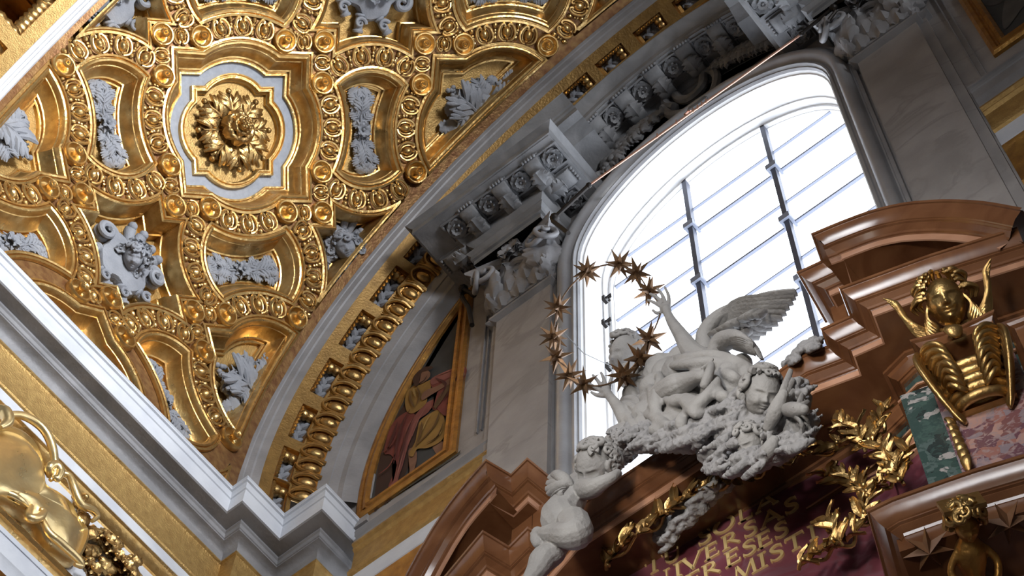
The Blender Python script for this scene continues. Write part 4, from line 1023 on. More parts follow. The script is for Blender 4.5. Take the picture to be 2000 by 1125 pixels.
pp('painted_rock', [(118, 1050), (150, 800), (215, 640), (270, 560), (330, 600), (330, 740), (290, 840), (250, 930), (200, 1010), (150, 1040)], 'dark', 0)
pp('painted_earth', [(200, 1000), (320, 920), (440, 845), (520, 790), (535, 775), (530, 790), (400, 880), (190, 1015)], 'ground', 1, False)
pp('painted_leg', [(400, 760), (425, 735), (450, 740), (455, 775), (500, 775), (505, 785), (450, 810), (415, 835), (418, 800)], 'flesh', 2)
pp('painted_leg', [(285, 780), (320, 770), (325, 830), (312, 880), (312, 905), (270, 930), (268, 915), (290, 880)], 'flesh', 2)
pp('painted_robe', [(195, 680), (240, 620), (300, 590), (320, 640), (280, 700), (250, 770), (235, 860), (220, 960), (200, 985), (190, 950), (230, 850), (200, 800), (170, 790)], 'red', 3)
pp('painted_sash', [(330, 600), (365, 560), (400, 540), (412, 552), (380, 600), (330, 640), (310, 700), (285, 760), (260, 850), (240, 910), (228, 965), (200, 980), (195, 950), (215, 925), (240, 820), (262, 740), (278, 670)], 'rose', 4)
pp('painted_skirt', [(345, 640), (400, 600), (440, 590), (462, 640), (462, 700), (440, 740), (380, 770), (330, 775), (310, 810), (290, 800), (320, 740), (330, 690)], 'ochre', 5)
pp('painted_shirt', [(272, 560), (278, 510), (310, 475), (350, 465), (395, 445), (395, 480), (380, 520), (370, 560), (320, 600), (285, 600)], 'ochre', 5)
pp('painted_mantle', [(395, 445), (430, 425), (490, 400), (540, 378), (566, 392), (560, 430), (520, 500), (480, 550), (450, 580), (410, 590), (400, 550), (430, 500), (400, 480)], 'red', 6)
pp('painted_mantle', [(400, 440), (480, 400), (545, 378), (560, 395), (520, 420), (450, 450), (405, 470)], 'rose', 7)
pp('painted_arm', [(350, 530), (370, 500), (430, 475), (480, 445), (530, 415), (552, 412), (560, 425), (500, 460), (440, 495), (390, 525), (360, 545)], 'flesh', 8)
pp('painted_plank', [(410, 575), (440, 520), (480, 470), (495, 480), (450, 550), (420, 590)], 'wood', 9, False)
pp('painted_cloth', [(430, 580), (460, 560), (482, 575), (480, 610), (465, 620), (440, 600)], 'red', 8)
pp('painted_head', [(330, 440), (340, 415), (370, 400), (392, 410), (392, 432), (370, 455), (345, 465)], 'flesh', 8)
pp('painted_hair', [(318, 470), (312, 440), (335, 410), (365, 388), (400, 384), (408, 392), (385, 402), (355, 412), (345, 440), (340, 470), (325, 478)], 'hair', 9)
def brush(name, pts, w, mt_, k):
    P = [np.array(pt(680 + x * .4087, 560 + y * .4087)) for x, y in pts]; P = smooth_path(P, 4); n = len(P); V = []
    for i, p in enumerate(P):
        d = P[min(i + 1, n - 1)] - P[max(i - 1, 0)]; d /= np.linalg.norm(d); q = w * sin(pi * (.05 + .9 * i / (n - 1)))
        for s_ in (-1, 1): V.append((p[0] - d[1] * q * s_, YW - .012 - .0025 * k, p[1] + d[0] * q * s_))
    mesh(name, V, [(2 * i, 2 * i + 1, 2 * i + 3, 2 * i + 2) for i in range(n - 1)], PM[mt_], t, 0)
PM['deep'] = paint('deep_red', (.14, .025, .02)); PM['umber'] = paint('umber', (.24, .12, .03)); PM['light'] = paint('light_ochre', (.66, .42, .13)); PM['pink'] = paint('light_rose', (.55, .22, .17))
for L, w, c in [([(300, 590), (260, 660), (235, 760), (222, 850)], .02, 'deep'), ([(320, 620), (285, 700), (262, 790), (240, 880)], .014, 'deep'), ([(240, 650), (215, 720), (190, 790)], .02, 'deep'), ([(440, 600), (420, 660), (370, 720), (330, 760)], .018, 'umber'), ([(460, 650), (430, 720), (380, 750)], .015, 'umber'),
                ([(355, 650), (350, 700), (325, 770)], .018, 'umber'), ([(400, 610), (375, 650), (360, 690)], .012, 'light'), ([(450, 680), (440, 710), (400, 745)], .01, 'light'), ([(300, 500), (300, 540), (320, 580)], .014, 'umber'), ([(330, 480), (345, 520), (330, 570)], .012, 'umber'), ([(315, 490), (325, 530)], .012, 'light'),
                ([(420, 440), (470, 470), (440, 540)], .014, 'deep'), ([(530, 420), (500, 480), (460, 550)], .016, 'deep'), ([(430, 428), (490, 404), (540, 385)], .008, 'pink'), ([(380, 570), (340, 640), (310, 720)], .008, 'pink'), ([(270, 790), (250, 860), (232, 930)], .008, 'pink'), ([(345, 462), (365, 452), (380, 430)], .012, 'hair'), ([(160, 800), (210, 760), (240, 700)], .014, 'red'), ([(150, 900), (200, 860), (230, 800)], .012, 'red')]:
    brush('painted_fold', L, w, c, 10)
# right lunette, only its corner is in the picture
t = empty('painted_panel', label='dark painted lunette panel with a pale wing in the top right corner', cat='painting')
poly2 = [(-.37, 21.), (-.37, 15.35), (3.5, 15.35), (3.5, 21.)][::-1]
poly2 = [(-.37, 15.35), (-.37, 19.8), (1., 19.6), (1.6, 17.8), (1.7, 15.35)]
frame_sweep(poly2, [(0, 0), (0, .03), (-.03, .05), (-.06, .05), (-.075, .03), (-.09, .03), (-.10, .055), (-.13, .06), (-.155, .03), (-.16, .0)], M['gold_dark'], 'gilt_frame', t)
flatpoly('painted_ground', [np.array(q) for q in offs([np.array(q) for q in poly2], -.15, True)], .008, PM['sky'], t)
P = smooth_path([np.array(pt(*q)) for q in ((1962, 55), (1956, 30), (1965, -10), (1990, -30), (2010, -10), (1990, 20))], 4, True)
flatpoly('painted_wing', P, .014, paint('grey', (.17, .16, .15)), t)
P = smooth_path([np.array(pt(*q)) for q in ((1920, 5), (1915, -20), (1945, -30), (1960, -5), (1940, 8))], 4, True)
flatpoly('painted_cloud', P, .012, paint('mist', (.11, .10, .10)), t)
# groove frame between painting and pilaster, and the two plain strips
for x in (-5.69, -.545):
    m = MB()
    for dx, w in ((0, .012), (.05, .012)): m.add(*box(x + dx, x + dx + w, 5.978, 6.0, 15.1, 20))
    tag(m.obj('trim_16' if x < -3 else 'trim_17', M['plaster_dark'], None, 0), kind='structure')
# ================= the altar: brown marble frontispiece, convex in plan =================
BR = [(0, 0), (.004, -.018), (.014, -.02), (.02, -.035), (.036, -.075), (.062, -.105), (.07, -.108), (.07, -.118), (.084, -.122), (.084, -.128), (.115, -.15), (.122, -.165), (.132, -.168), (.136, -.176), (.136, -.24), (.146, -.242)]
def edge(name, pts, outs, prof, m_, parent=None, downs=None, cap=False, sm=25):
    R = []
    for rec, dz in prof:
        R.append([np.array(p) - np.array(o) * rec + (np.array(d) * -dz) for p, o, d in zip(pts, outs, downs or [np.array([0, 0, -1.])] * len(pts))])
    V, F = grid(R)
    if cap: n = len(pts); k = len(prof); F += [tuple(i * n for i in range(k))]
    return mesh(name, V, F, m_, parent, sm)
def plan_outs(P):       # mitred outward vectors for a plan polyline running left to right with the room in front (-y)
    q = [np.array(p, float) for p in P]; a = offs(q, -1.0); return [np.array([*(b - c), 0]) for b, c in zip(a, q)]
def split_bands(name, pts, outs, parent, downs=None, cap=False):
    edge(name, pts, outs, BR[:14], M['brown'], parent, downs, cap)
    edge('light_fascia', pts, outs, [BR[13], BR[14], BR[15]], M['brown_light'], parent, downs)
LOW = [(-.725, 5.183), (-1.237, 5.01), (-1.767, 4.862), (-1.824, 5.054), (-2.007, 5.017), (-2.045, 5.135), (-2.213, 5.09), (-2.7, 5.09)]
LOW = [(-6.26 - x, y) for x, y in LOW] + LOW[::-1]
ZL, ZU, ZB = 10.85, 11.61, 8.31
alt = empty('altar_frontispiece', label='brown marble altar frontispiece with stepped cornice below the window', cat='altar')
pts = [np.array([x, y, ZL]) for x, y in LOW]; split_bands('main_cornice', pts, plan_outs(LOW), alt)
def slab(pts2, y_back, z0, z1):      # solid between a plan polyline and a back line
    n = len(pts2); V = [(x, y, z0) for x, y in pts2] + [(x, y, z1) for x, y in pts2] + [(x, y_back, z0) for x, y in pts2] + [(x, y_back, z1) for x, y in pts2]; F = []
    for i in range(n - 1):
        F += [(i, i + 1, n + i + 1, n + i), (2 * n + i, 3 * n + i, 3 * n + i + 1, 2 * n + i + 1), (i, 2 * n + i, 2 * n + i + 1, i + 1), (n + i, n + i + 1, 3 * n + i + 1, 3 * n + i)]
    F += [(0, n, 3 * n, 2 * n), (n - 1, 3 * n - 1, 4 * n - 1, 2 * n - 1)][:2]
    return V, F
ins = lambda P, d: [tuple(p) for p in offs([np.array(q) for q in P], d)]
MB().add(*slab(ins(LOW, .146), 5.99, ZL - .242, ZL - .02)).obj('soffit', M['brown'], alt, 0)
# recessed soffit panels and bed mouldings on each wing and in the middle
BED = [(.0, -.24), (.0, -.27), (.02, -.275), (.03, -.30), (.06, -.325), (.065, -.34), (.075, -.34), (.075, -.37), (.09, -.375), (.09, -.42)]
FRZ = [(-5.60, 5.62), (-5.1, 5.47), (-4.60, 5.33), (-4.42, 5.37), (-4.38, 5.56), (-4.10, 5.62), (-3.13, 5.64)]
FRZ = FRZ[:-1] + [(-6.26 - x, y) for x, y in FRZ[::-1]][1:]
pts = [np.array([x, y, ZL]) for x, y in FRZ]; edge('bed_moulding', pts, plan_outs(FRZ), BED, M['brown'], alt)
MB().add(*slab(ins(FRZ, .09), 5.99, ZL - .62, ZL - .23)).obj('green_frieze', M['green'], alt, 0)
MB().add(*slab(ins(FRZ, .03), 5.99, ZL - .64, ZL - .62)).obj('architrave', M['brown'], alt, 0)
edge('architrave_moulding', pts, plan_outs(FRZ), [(.03, -.60), (.03, -.615), (.045, -.63), (.06, -.66), (.075, -.665), (.075, -.70), (.09, -.72), (.12, -.72)], M['brown_light'], alt)
MB().add(*slab(ins(FRZ, .12), 5.99, 4.0, ZL - .70)).obj('plum_field', M['plum'], alt, 0)
# attic and the two curved pediment horns
for sg in (1, -1):
    mir = (lambda x: x) if sg > 0 else (lambda x: -6.26 - x)
    h_ = empty('pediment_horn', label='curved brown marble pediment piece ' + ('right of the window, rising over the gilded cherub head' if sg > 0 else 'left of the window, beside the painted lunette'), cat='pediment')
    ret = [(-2.10, 5.35), (-2.04, 4.95), (-1.875, 4.98), (-1.815, 4.79)]
    prof_pts = [(0, 11.61), (.2, 11.625), (.40, 11.615), (.59, 11.55), (.72, 11.465), (.86, 11.345), (1.04, 11.14), (1.22, 10.86)]
    sp_ = smooth_path([np.array(p) for p in prof_pts], 4)
    d = np.array([cos(radians(15)), sin(radians(15))]); arcp = [(-1.815 + s * d[0], 4.79 + s * d[1], z) for s, z in sp_]
    P3 = [np.array([x, y, ZU]) for x, y in ret[:-1]] + [np.array(p) for p in arcp]
    pl2 = [(x, y) for x, y in ret] + [(arcp[1][0], arcp[1][1])]
    o2 = [-(q) for q in []]
    a_ = offs([np.array(q) for q in pl2], -1.0); outs = [np.array([*(b - np.array(c)), 0]) for b, c in zip(a_, pl2)][:4]
    nv = np.array([sin(radians(15)), -cos(radians(15)), 0]); outs = outs[:3] + [outs[3]] + [nv] * (len(arcp) - 1)
    downs = [np.array([0, 0, -1.])] * 3
    for i in range(len(arcp)):
        t_ = np.array(arcp[min(i + 1, len(arcp) - 1)]) - np.array(arcp[max(i - 1, 0)]); t_ /= np.linalg.norm(t_); dn = np.cross(nv, t_); dn = dn if dn[2] < 0 else -dn
        downs.append(dn if i > 0 else np.array([0, 0, -1.]))
    if sg < 0:
        P3 = [np.array([mir(p[0]), p[1], p[2]]) for p in P3]; outs = [np.array([-o[0], o[1], o[2]]) for o in outs]; downs = [np.array([-o[0], o[1], o[2]]) for o in downs]
    split_bands('curved_cornice', P3, outs, h_, downs)
    # body of the horn: soffit and the face under the curve
    V = []; F = []
    inner = [p - o * .146 - np.array([0, 0, .242]) * 1.0 for p, o in zip(P3, outs)]
    n = len(inner)
    top = [p - o * .02 + np.array([0, 0, -.0]) for p, o in zip(P3, outs)]
    V = [tuple(p) for p in inner] + [(p[0], 5.99, p[2]) for p in inner] + [tuple(p) for p in top] + [(p[0], 5.99, p[2]) for p in top]
    for i in range(n - 1): F += [(i, i + 1, n + i + 1, n + i), (2 * n + i, 3 * n + i, 3 * n + i + 1, 2 * n + i + 1)]
    mesh('soffit', V, F, M['brown'], h_, 20)
    face = [p - o * .42 - np.array([0, 0, .20]) for p, o in zip(P3[3:], outs[3:])]
    face = [np.array(p) for p in face]; n = len(face)
    V = [tuple(p) for p in face] + [(p[0], p[1], ZL - .05) for p in face]; F = [(i, i + 1, n + i + 1, n + i) for i in range(n - 1)]
    mesh('tympanum', V, F, M['brown'], h_, 20)
    fr_ = [(mir(x), y) for x, y in ((-2.30, 5.6), (-2.28, 5.42), (-2.05, 5.40), (-1.98, 5.2), (-1.70, 5.22))]
    if sg < 0: fr_ = fr_[::-1]
    MB().add(*slab(fr_, 5.99, ZL - .05, ZU - .20)).obj('attic', M['brown'], h_, 0)
# gilded capital, breccia shaft and green strips of the right wing
RW = Plane(-1.767, 4.862, 15.5)
def pbox(pl, s0, s1, z0, z1, h0, h1):
    V = [pl.P(s, z, h) for s in (s0, s1) for h in (h0, h1) for z in (z0, z1)]; return V, [(0, 1, 3, 2), (4, 6, 7, 5), (0, 4, 5, 1), (2, 3, 7, 6), (0, 2, 6, 4), (1, 5, 7, 3)]
col = empty('altar_pilaster', label='purple breccia pilaster with a rich gilded capital on the right wing of the altar', cat='pilaster')
MB().add(*pbox(RW, .12, .95, 6., 10.20, -.9, -.47)).obj('green_backing', M['green'], col, 0)
MB().add(*pbox(RW, .305, .80, 6., 10.15, -.5, -.40)).obj('breccia_shaft', M['breccia'], col, 0)
ab = [(.30, -.55), (.285, -.12), (.53, -.15), (.78, -.12), (.775, -.55)]
def plpath(pl, L): return [tuple(pl.P(s, 0, h)[:2]) for s, h in L]
A = plpath(RW, ab); edge('abacus', [np.array([x, y, 10.14]) for x, y in A], plan_outs(A), [(0, 0), (.005, -.015), (.02, -.02), (.035, -.05), (.04, -.06), (.045, -.065), (.05, -.10), (.1, -.10)], M['brown'], col)
MB().add(*pbox(RW, .33, .75, 10.03, 10.13, -.5, -.16)).obj('abacus_block', M['brown'], col, 0)
MB().add(*pbox(RW, .36, .72, 9.6, 10.04, -.5, -.36)).obj('bell', M['gold_deep'], col, 0)
gm_ = M['gold_deep']
def gleaf(pts, w, name='acanthus_leaf', flat=.45, m_=None, n=10):
    P = smooth_path([RW.P(*p) for p in pts], 5); k = len(P); rad = [w * (.35 + .75 * sin(pi * min(1, .12 + .88 * i / (k - 1))) ** .8) for i in range(k)]
    return tube(P, rad, n, True, flat)
for sg in (-1, 1):      # drooping corner leaves in overlapping plumes
    c = .535; b = lambda s: c + sg * s
    for k in range(4):
        z = 10.0 - .085 * k; o = .215 - .018 * k
        m = MB()
        for j in range(4):
            y = j / 3.
            m.add(*gleaf([(b(o - .00 - .012 * j), z + .02 - .015 * j, -.20 - .03 * j), (b(o - .05), z + .01 - .025 * j, -.14 - .03 * j), (b(o - .11 + .01 * k), z - .035 - .022 * j, -.13 - .035 * j), (b(o - .14 + .01 * k), z - .065 - .018 * j, -.18 - .03 * j)], .036, flat=.6))
        m.obj('acanthus_plume', gm_, col, 60)
    m = MB()
    for j in range(5):
        m.add(*gleaf([(b(.235 - .012 * j), 10.03, -.17 - .03 * j), (b(.255 - .012 * j), 9.9, -.15 - .03 * j), (b(.22 - .01 * j), 9.72, -.22 - .03 * j), (b(.16 - .008 * j), 9.56, -.33 - .012 * j), (b(.13), 9.5, -.37)], .028, flat=.6))
    m.obj('corner_leaf', gm_, col, 60)
for k in range(5):
    z = 9.93 - .075 * k; r = .20 - .018 * k
    P = [RW.P(.54 + r * cos(a), z - .03 * sin(a), -.36 + .55 * r * sin(a)) for a in np.linspace(-.1, pi + .1, 12)]
    m = MB().add(*tube(P, [.02] + [.033] * 10 + [.02], 10)); m.obj('garland_ring', gm_, col, 60)
MB().add(*gleaf([(.52, 10.09, -.14), (.53, 10.03, -.09), (.54, 9.97, -.12)], .05)).obj('centre_flower', gm_, col, 60)
m = MB()      # hanging gilded rope on the left edge of the capital
for k in range(7):
    m.add(*gleaf([(.325 + .004 * k, 9.57 - .07 * k, -.36), (.345, 9.52 - .07 * k, -.34), (.34, 9.45 - .07 * k, -.37)], .028))
m.obj('leaf_pendant', gm_, col, 60)
# frame of the next bay at the right edge
nb = [(.80, -.5), (.80, -.02), (1.6, -.0)]
A = plpath(RW, nb); t = tag(edge('side_panel_frame', [np.array([x, y, 9.74]) for x, y in A], plan_outs(A), [(0, 0), (.01, -.02), (.03, -.03), (.03, -2.4)], M['brown']), 'brown marble pier face at the right edge of the picture', 'pier')
t2 = MB().add(*pbox(RW, .88, 1.5, 7.6, 9.6, -.035, -.015)).obj('raised_panel', M['brown'], t, 0)
# gilded winged cherub head
def gilded_cherub():
    c = RW.un(1848, 592, -.10); t = empty('cherub_head', label='gilded winged cherub head under the brown cornice on the right', cat='cherub')
    mw = RW.mat(c[0], c[1], -.10, .0) @ Matrix.Rotation(.95, 4, 'X') @ Matrix.Scale(.92, 4); m = MB(); V, F = head(.4, .7, 64); m.add(V, F, Matrix.Rotation(-.1, 4, 'X') @ Matrix.Scale(.33, 4)); m.obj('face', M['gold_deep'], t, 80, mw)
    m = MB(); rg = random.Random(5)
    for k in range(34):
        a = rg.uniform(.0, pi - .0); r = .125 + rg.uniform(0, .04); x, y = r * cos(a), .05 + r * sin(a) * 1.05
        m.add(*tube(smooth_path([(x * .8, y * .98, .07), (x * 1.05, y, .06), (x * 1.2 + .015 * cos(a), y - .03, .03), (x * 1.15, y - .08, .02)], 4), [.014] * 4 + [.017] * 5 + [.013, .01, .007, .004], 6))
    for sg in (-1, 1):
        for k in range(6): m.add(*tube(smooth_path([(sg * (.11 + .01 * k), .02 - .02 * k, .03), (sg * (.14 + .006 * k), -.06 - .02 * k, .05), (sg * (.10 + .01 * k), -.13 - .015 * k, .06), (sg * (.11 - .02 * k), -.19, .03)], 4), [.012] * 9 + [.01, .008, .006, .003], 6))
    m.obj('hair', M['gold_deep'], t, 60, mw)
    for sg in (-1, 1):
        m = MB()
        for k in range(5):
            q = .03 * k
            m.add(*tube(smooth_path([(sg * .10, -.13 - q * .8, .0), (sg * (.20 - q * .3), -.10 - q * .7, .03), (sg * (.27 - q * .3), .0 - q, .02), (sg * (.29 - q * .2), .10 - q * .9, .01), (sg * (.35 - q * .5), .16 - q * .9, .02)], 4), [.012] * 4 + [.020] * 6 + [.022] * 3 + [.016, .012, .008, .004], 7, True, .6))
        m.obj('wing', M['gold_deep'], t, 60, mw)
    m = MB()
    for k in range(9): m.add(*tube(smooth_path([(-.08 + .02 * k, -.15, .0), (-.10 + .025 * k, -.21, .05), (-.08 + .02 * k, -.27, .04)], 4), [.018] * 4 + [.014] * 3 + [.01, .006], 6))
    m.obj('neck_feathers', M['gold_deep'], t, 60, mw)
gilded_cherub()
# lower right: the entablature with stars and a small gilded figure head
BP = Plane(-1.914, 4.75, 16.5)
le = empty('lower_entablature', label='brown marble entablature in the lower right corner, its dark frieze carved with stars', cat='entablature')
prof_pts = [(.0, 8.285), (.13, 8.315), (.34, 8.325), (.54, 8.33), (.785, 8.315), (1.3, 8.25)]
P = [BP.P(-.05, 8.285, -.6)] + [BP.P(s, z) for s, z in prof_pts]
pl2 = [tuple(p[:2]) for p in P]; split_bands('cornice', P, plan_outs(pl2), le)
f_ = .2
V, F = slab([tuple(BP.P(s, 0, h)[:2]) for s, h in ((.09, -.85), (.09, -.125), (1.3, -.125))], 5.8, 8.04, 8.28); MB().add(V, F).obj('soffit', M['brown'], le, 0)
MB().add(*pbox(BP, .12, 1.3, 7.0, 8.06, -1.0, -.72)).obj('frieze', M['brown'], le, 0)
MB().add(*pbox(BP, .10, 1.3, 7.95, 7.99, -.9, -.66)).obj('gilded_fillet', M['gold_dark'], le, 0)
def star7(n=7, r=.12, r2=.042, h=.035):
    V = [(0, 0, h)]; 
    for i in range(2 * n): a = pi * i / n + .3; q = r if i % 2 == 0 else r2; V.append((q * cos(a), q * sin(a), 0))
    return V, [(0, 1 + i, 1 + (i + 1) % (2 * n)) for i in range(2 * n)]
for (px, py), nm in (((1812, 1072), 'left'), ((1968, 1020), 'right')):
    q = onZ(px, py, 8.035); mw = Matrix.Translation(q) @ Matrix.Rotation(radians(16.5), 4, 'Z') @ Matrix(((1, 0, 0, 0), (0, -1, 0, 0), (0, 0, -1, 0), (0, 0, 0, 1))) @ Matrix.Rotation(.2 if nm == 'left' else .6, 4, 'Z')
    o = MB().add(*star7(7, .125, .045, .05)).obj('carved_star', M['brown_mid'], None, 0, mw)
    tag(o, 'dark seven-pointed star carved on the lower right soffit, %s of the small gilded head' % nm, 'carved star', 'soffit stars')
q = onZ(1888, 1030, 7.93); t = empty('console_figure', label='small gilded figure head with curly hair under the cornice, lower right corner', cat='figure')
BCm = Matrix([[RM[0][i], -RM[1][i], -RM[2][i], q[i]] for i in range(3)] + [[0, 0, 0, 1]])
mw = BCm @ Matrix.Rotation(.25, 4, 'Z') @ Matrix.Rotation(.3, 4, 'X'); m = MB(); m.add(*head(.3, 0, 36), M=Matrix.Scale(.15, 4)); m.obj('face', M['gold_dark'], t, 80, mw)
m = MB(); curls(m, Matrix.Translation((0, .03, 0)) @ Matrix.Scale(.19, 4), 3, 60, .2, -.1, .3); m.obj('curly_hair', M['gold_deep'], t, 60, mw)
m = MB(); m.add(*tube(smooth_path([(0, -.05, -.02), (0, -.14, -.03), (0, -.26, -.02), (.0, -.40, -.04)], 4), [.04] * 2 + [.055, .07, .075, .075, .07, .06, .05, .045, .04, .04, .04], 10))
for sg in (-1, 1): m.add(*tube(smooth_path([(sg * .06, -.12, -.02), (sg * .11, -.2, .0), (sg * .08, -.27, .05), (sg * .01, -.28, .06)], 4), .020, 7))
remesh(m.obj('torso', M['gold_dark'], t, 60, mw), .008)
MB().add(*box(-.10, .10, .10, .125, -.08, .05)).obj('small_abacus', M['gold_deep'], t, 0, mw)

# ================= inscription =================
PC = Plane(-3.13, 5.62, 3.5)
W1, W2 = .20, .085
def stroke(a, b, w):      # flat bar
    a = np.array(a, float); b = np.array(b, float); d = b - a; d /= np.linalg.norm(d); n_ = np.array([-d[1], d[0]]) * w / 2
    return [a + n_, b + n_, b - n_, a - n_]
def serif(x, y, w=.34, up=1): return [np.array(p) for p in ((x - w / 2, y), (x + w / 2, y), (x + w / 2 - .05, y + .05 * up), (x - w / 2 + .05, y + .05 * up))]
def ribbon(P, ws):
    P = [np.array(p, float) for p in P]; out = []
    for i in range(len(P)):
        t_ = P[min(i + 1, len(P) - 1)] - P[max(i - 1, 0)]; t_ /= np.linalg.norm(t_); n_ = np.array([-t_[1], t_[0]]) * ws[i] / 2; out.append((P[i] + n_, P[i] - n_))
    return [[out[i][0], out[i + 1][0], out[i + 1][1], out[i][1]] for i in range(len(P) - 1)]
def glyph(c):
    q = []
    if c == 'A': q = [stroke((0, .012), (.42, 1), .08), stroke((.36, 1), (.80, .012), .15), stroke((.18, .36), (.64, .36), .07), serif(.02, 0, .26), serif(.80, 0, .30)]
    if c == 'V': q = [stroke((.0, 1), (.42, 0), .15), stroke((.38, 0), (.78, 1), .08), serif(.0, 1, .3, -1), serif(.80, 1, .26, -1)]
    if c == 'E': q = [stroke((.15, .012), (.15, .988), .14), stroke((.1, .96), (.58, .96), .08), stroke((.1, .52), (.5, .52), .07), stroke((.1, .04), (.62, .04), .08), stroke((.57, .98), (.57, .84), .06), stroke((.49, .6), (.49, .43), .06), stroke((.62, .02), (.64, .2), .06), serif(.1, 0, .26), serif(.1, 1, .26, -1)]
    if c == 'L': q = [stroke((.15, .012), (.15, .988), .14), stroke((.1, .04), (.6, .04), .08), stroke((.6, .02), (.63, .22), .06), serif(.15, 0, .36), serif(.15, 1, .36, -1)]
    if c == 'I': q = [stroke((.15, .012), (.15, .988), .14), serif(.15, 0, .38), serif(.15, 1, .38, -1)]
    if c == 'T': q = [stroke((.38, .012), (.38, .93), .14), stroke((.0, .96), (.76, .96), .08), stroke((.02, .98), (-.01, .80), .06), stroke((.74, .98), (.77, .80), .06), serif(.38, 0, .38)]
    if c == 'U': q = ribbon([(.12, 1), (.12, .4), (.14, .2), (.24, .06), (.38, .02), (.52, .08), (.62, .25), (.64, .5), (.64, 1)], [.14, .14, .14, .12, .09, .08, .07, .07, .07]) + [serif(.12, 1, .34, -1), serif(.64, 1, .3, -1)]
    if c == 'O': q = ribbon([(.45 + .42 * cos(a), .5 + .47 * sin(a)) for a in np.linspace(0, 2 * pi, 29)], [.08 + .08 * abs(cos(a)) for a in np.linspace(0, 2 * pi, 29)])
    if c == 'S': q = ribbon(smooth_path([(.50, .82), (.42, .93), (.28, .97), (.12, .88), (.10, .72), (.22, .58), (.40, .46), (.50, .32), (.48, .13), (.32, .03), (.16, .04), (.04, .16)], 3), [.06 + .09 * sin(pi * i / 33) for i in range(34)]) + [stroke((.50, .95), (.52, .76), .05), stroke((.03, .03), (.02, .24), .05)]
    if c == 'R': q = [stroke((.15, .012), (.15, .988), .14), serif(.15, 0, .36), serif(.1, 1, .26, -1)] + ribbon([(.15, .96), (.36, .96), (.50, .88), (.54, .74), (.48, .58), (.34, .50), (.15, .50)], [.07, .08, .12, .14, .12, .08, .07]) + [stroke((.34, .50), (.74, .02), .14)]
    if c == 'M': q = [stroke((.08, .012), (.14, 1), .07), stroke((.14, 1), (.46, .08), .14), stroke((.46, .08), (.80, 1), .07), stroke((.80, 1), (.88, .012), .14), serif(.08, 0, .3), serif(.88, 0, .34)]
    if c == 'N': q = [stroke((.1, .012), (.1, 1), .07), stroke((.08, 1), (.74, 0), .14), stroke((.74, 0), (.74, 1), .07), serif(.1, 0, .3), serif(.74, 1, .3, -1)]
    return q
LINES = [('T', -.564, 0), ('U', -.429, 0), ('S', -.195, 0), ('O', -.052, 0), ('L', .095, 0), ('A', .247, 0), ('N', -.53, 1), ('I', -.40, 1), ('V', -.296, 1), ('E', -.161, 1), ('R', -.025, 1), ('S', .117, 1), ('A', .263, 1), ('S', .404, 1),
         ('E', -.30, 2), ('R', -.18, 2), ('E', -.027, 2), ('S', .091, 2), ('E', .194, 2), ('S', .311, 2), ('E', -.16, 3), ('M', .045, 3), ('I', .164, 3), ('S', .257, 3), ('T', .385, 3), ('I', .504, 3)]
LZ = [10.55, 10.352, 10.16, 9.955]; CH = .155
wid = {'A': .8, 'V': .8, 'E': .62, 'L': .6, 'I': .3, 'T': .76, 'U': .76, 'O': .9, 'S': .54, 'R': .72, 'M': .95, 'N': .84}
lt = [empty('inscription_line', label='gilded raised letters reading ' + w, cat='inscription') for w in ('TU SOLA', 'NIVERSAS, the end of a longer word', 'ERESES, the end of a longer word', 'EMISTI, the end of a longer word')]
for c, s, l in LINES:
    m = MB()
    for q in glyph(c):
        a = [((p[0] - wid[c] / 2) * CH * 1.02, (p[1] - .5) * CH, .0) for p in q]; b = [((p[0] - wid[c] / 2) * CH * 1.02, (p[1] - .5) * CH, .013) for p in q]
        n = len(a); m.add(a + b, [tuple(range(n, 2 * n))] + [(i, (i + 1) % n, n + (i + 1) % n, n + i) for i in range(n)])
    m.obj('letter_' + c.lower(), M['letter'], lt[l], 0, PC.mat(s, LZ[l], .0))
pq = MB().add(*pbox(PC, -1.2, 1.05, 8.5, 11.2, -.04, 0)).obj('inscription_slab', M['plum'], None, 0)
pq.location = (0, 0, 0); tag(pq, 'plum red marble slab carrying the gilded inscription', 'slab')
# ================= sculpture =================
def S3(px, py, y): return onY(px, py, y)
BC = np.stack([RM[0], -RM[1], -RM[2]], 1)
def HM(px, py, y, sc, roll=0., yaw=0., pitch=0.):
    p = S3(px, py, y); m = Matrix([[BC[i][0], BC[i][1], BC[i][2], p[i]] for i in range(3)] + [[0, 0, 0, 1]])
    return m @ Matrix.Rotation(roll, 4, 'Z') @ Matrix.Rotation(yaw, 4, 'Y') @ Matrix.Rotation(pitch, 4, 'X') @ Matrix.Scale(sc, 4)
def limb(m, L, n=5, seg=12, flat=1.):      # L: (px, py, y, radius)
    P = smooth_path([S3(*q[:3]) for q in L], n); R = smooth_path([np.array([q[3]]) for q in L], n); m.add(*tube(P, [max(float(r[0]), .002) for r in R], seg, True, flat))
    for q in (L[0], L[-1]): m.add(*ball(S3(*q[:3]), q[3] * .98, 12, 8))
def fold(m, L, r, n=5):
    P = smooth_path([S3(*q) for q in L], n); k = len(P); m.add(*tube(P, [r * (.45 + .55 * sin(pi * i / (k - 1))) for i in range(k)], 7))
def feather(P, w, flat=.28):
    P = smooth_path([np.asarray(p) for p in P], 4); k = len(P); return tube(P, [w * (.35 + .65 * sin(pi * (.08 + .84 * (i / (k - 1)) ** .8))) for i in range(k)], 8, True, flat)
def hair(name, Hm, parent, m_, seed, n=60, size=.10, ymin=-.25, face=.62, cap=True):
    m = MB(); curls(m, Hm, seed, n, size, ymin, face)
    if cap:
        V, F = ball((0, .085, -.15), 1, 18, 12, (.39, .44, .35)); m.add(V, F, Hm)
    o = m.obj(name, m_, parent, 60); return o
st = M['statue']
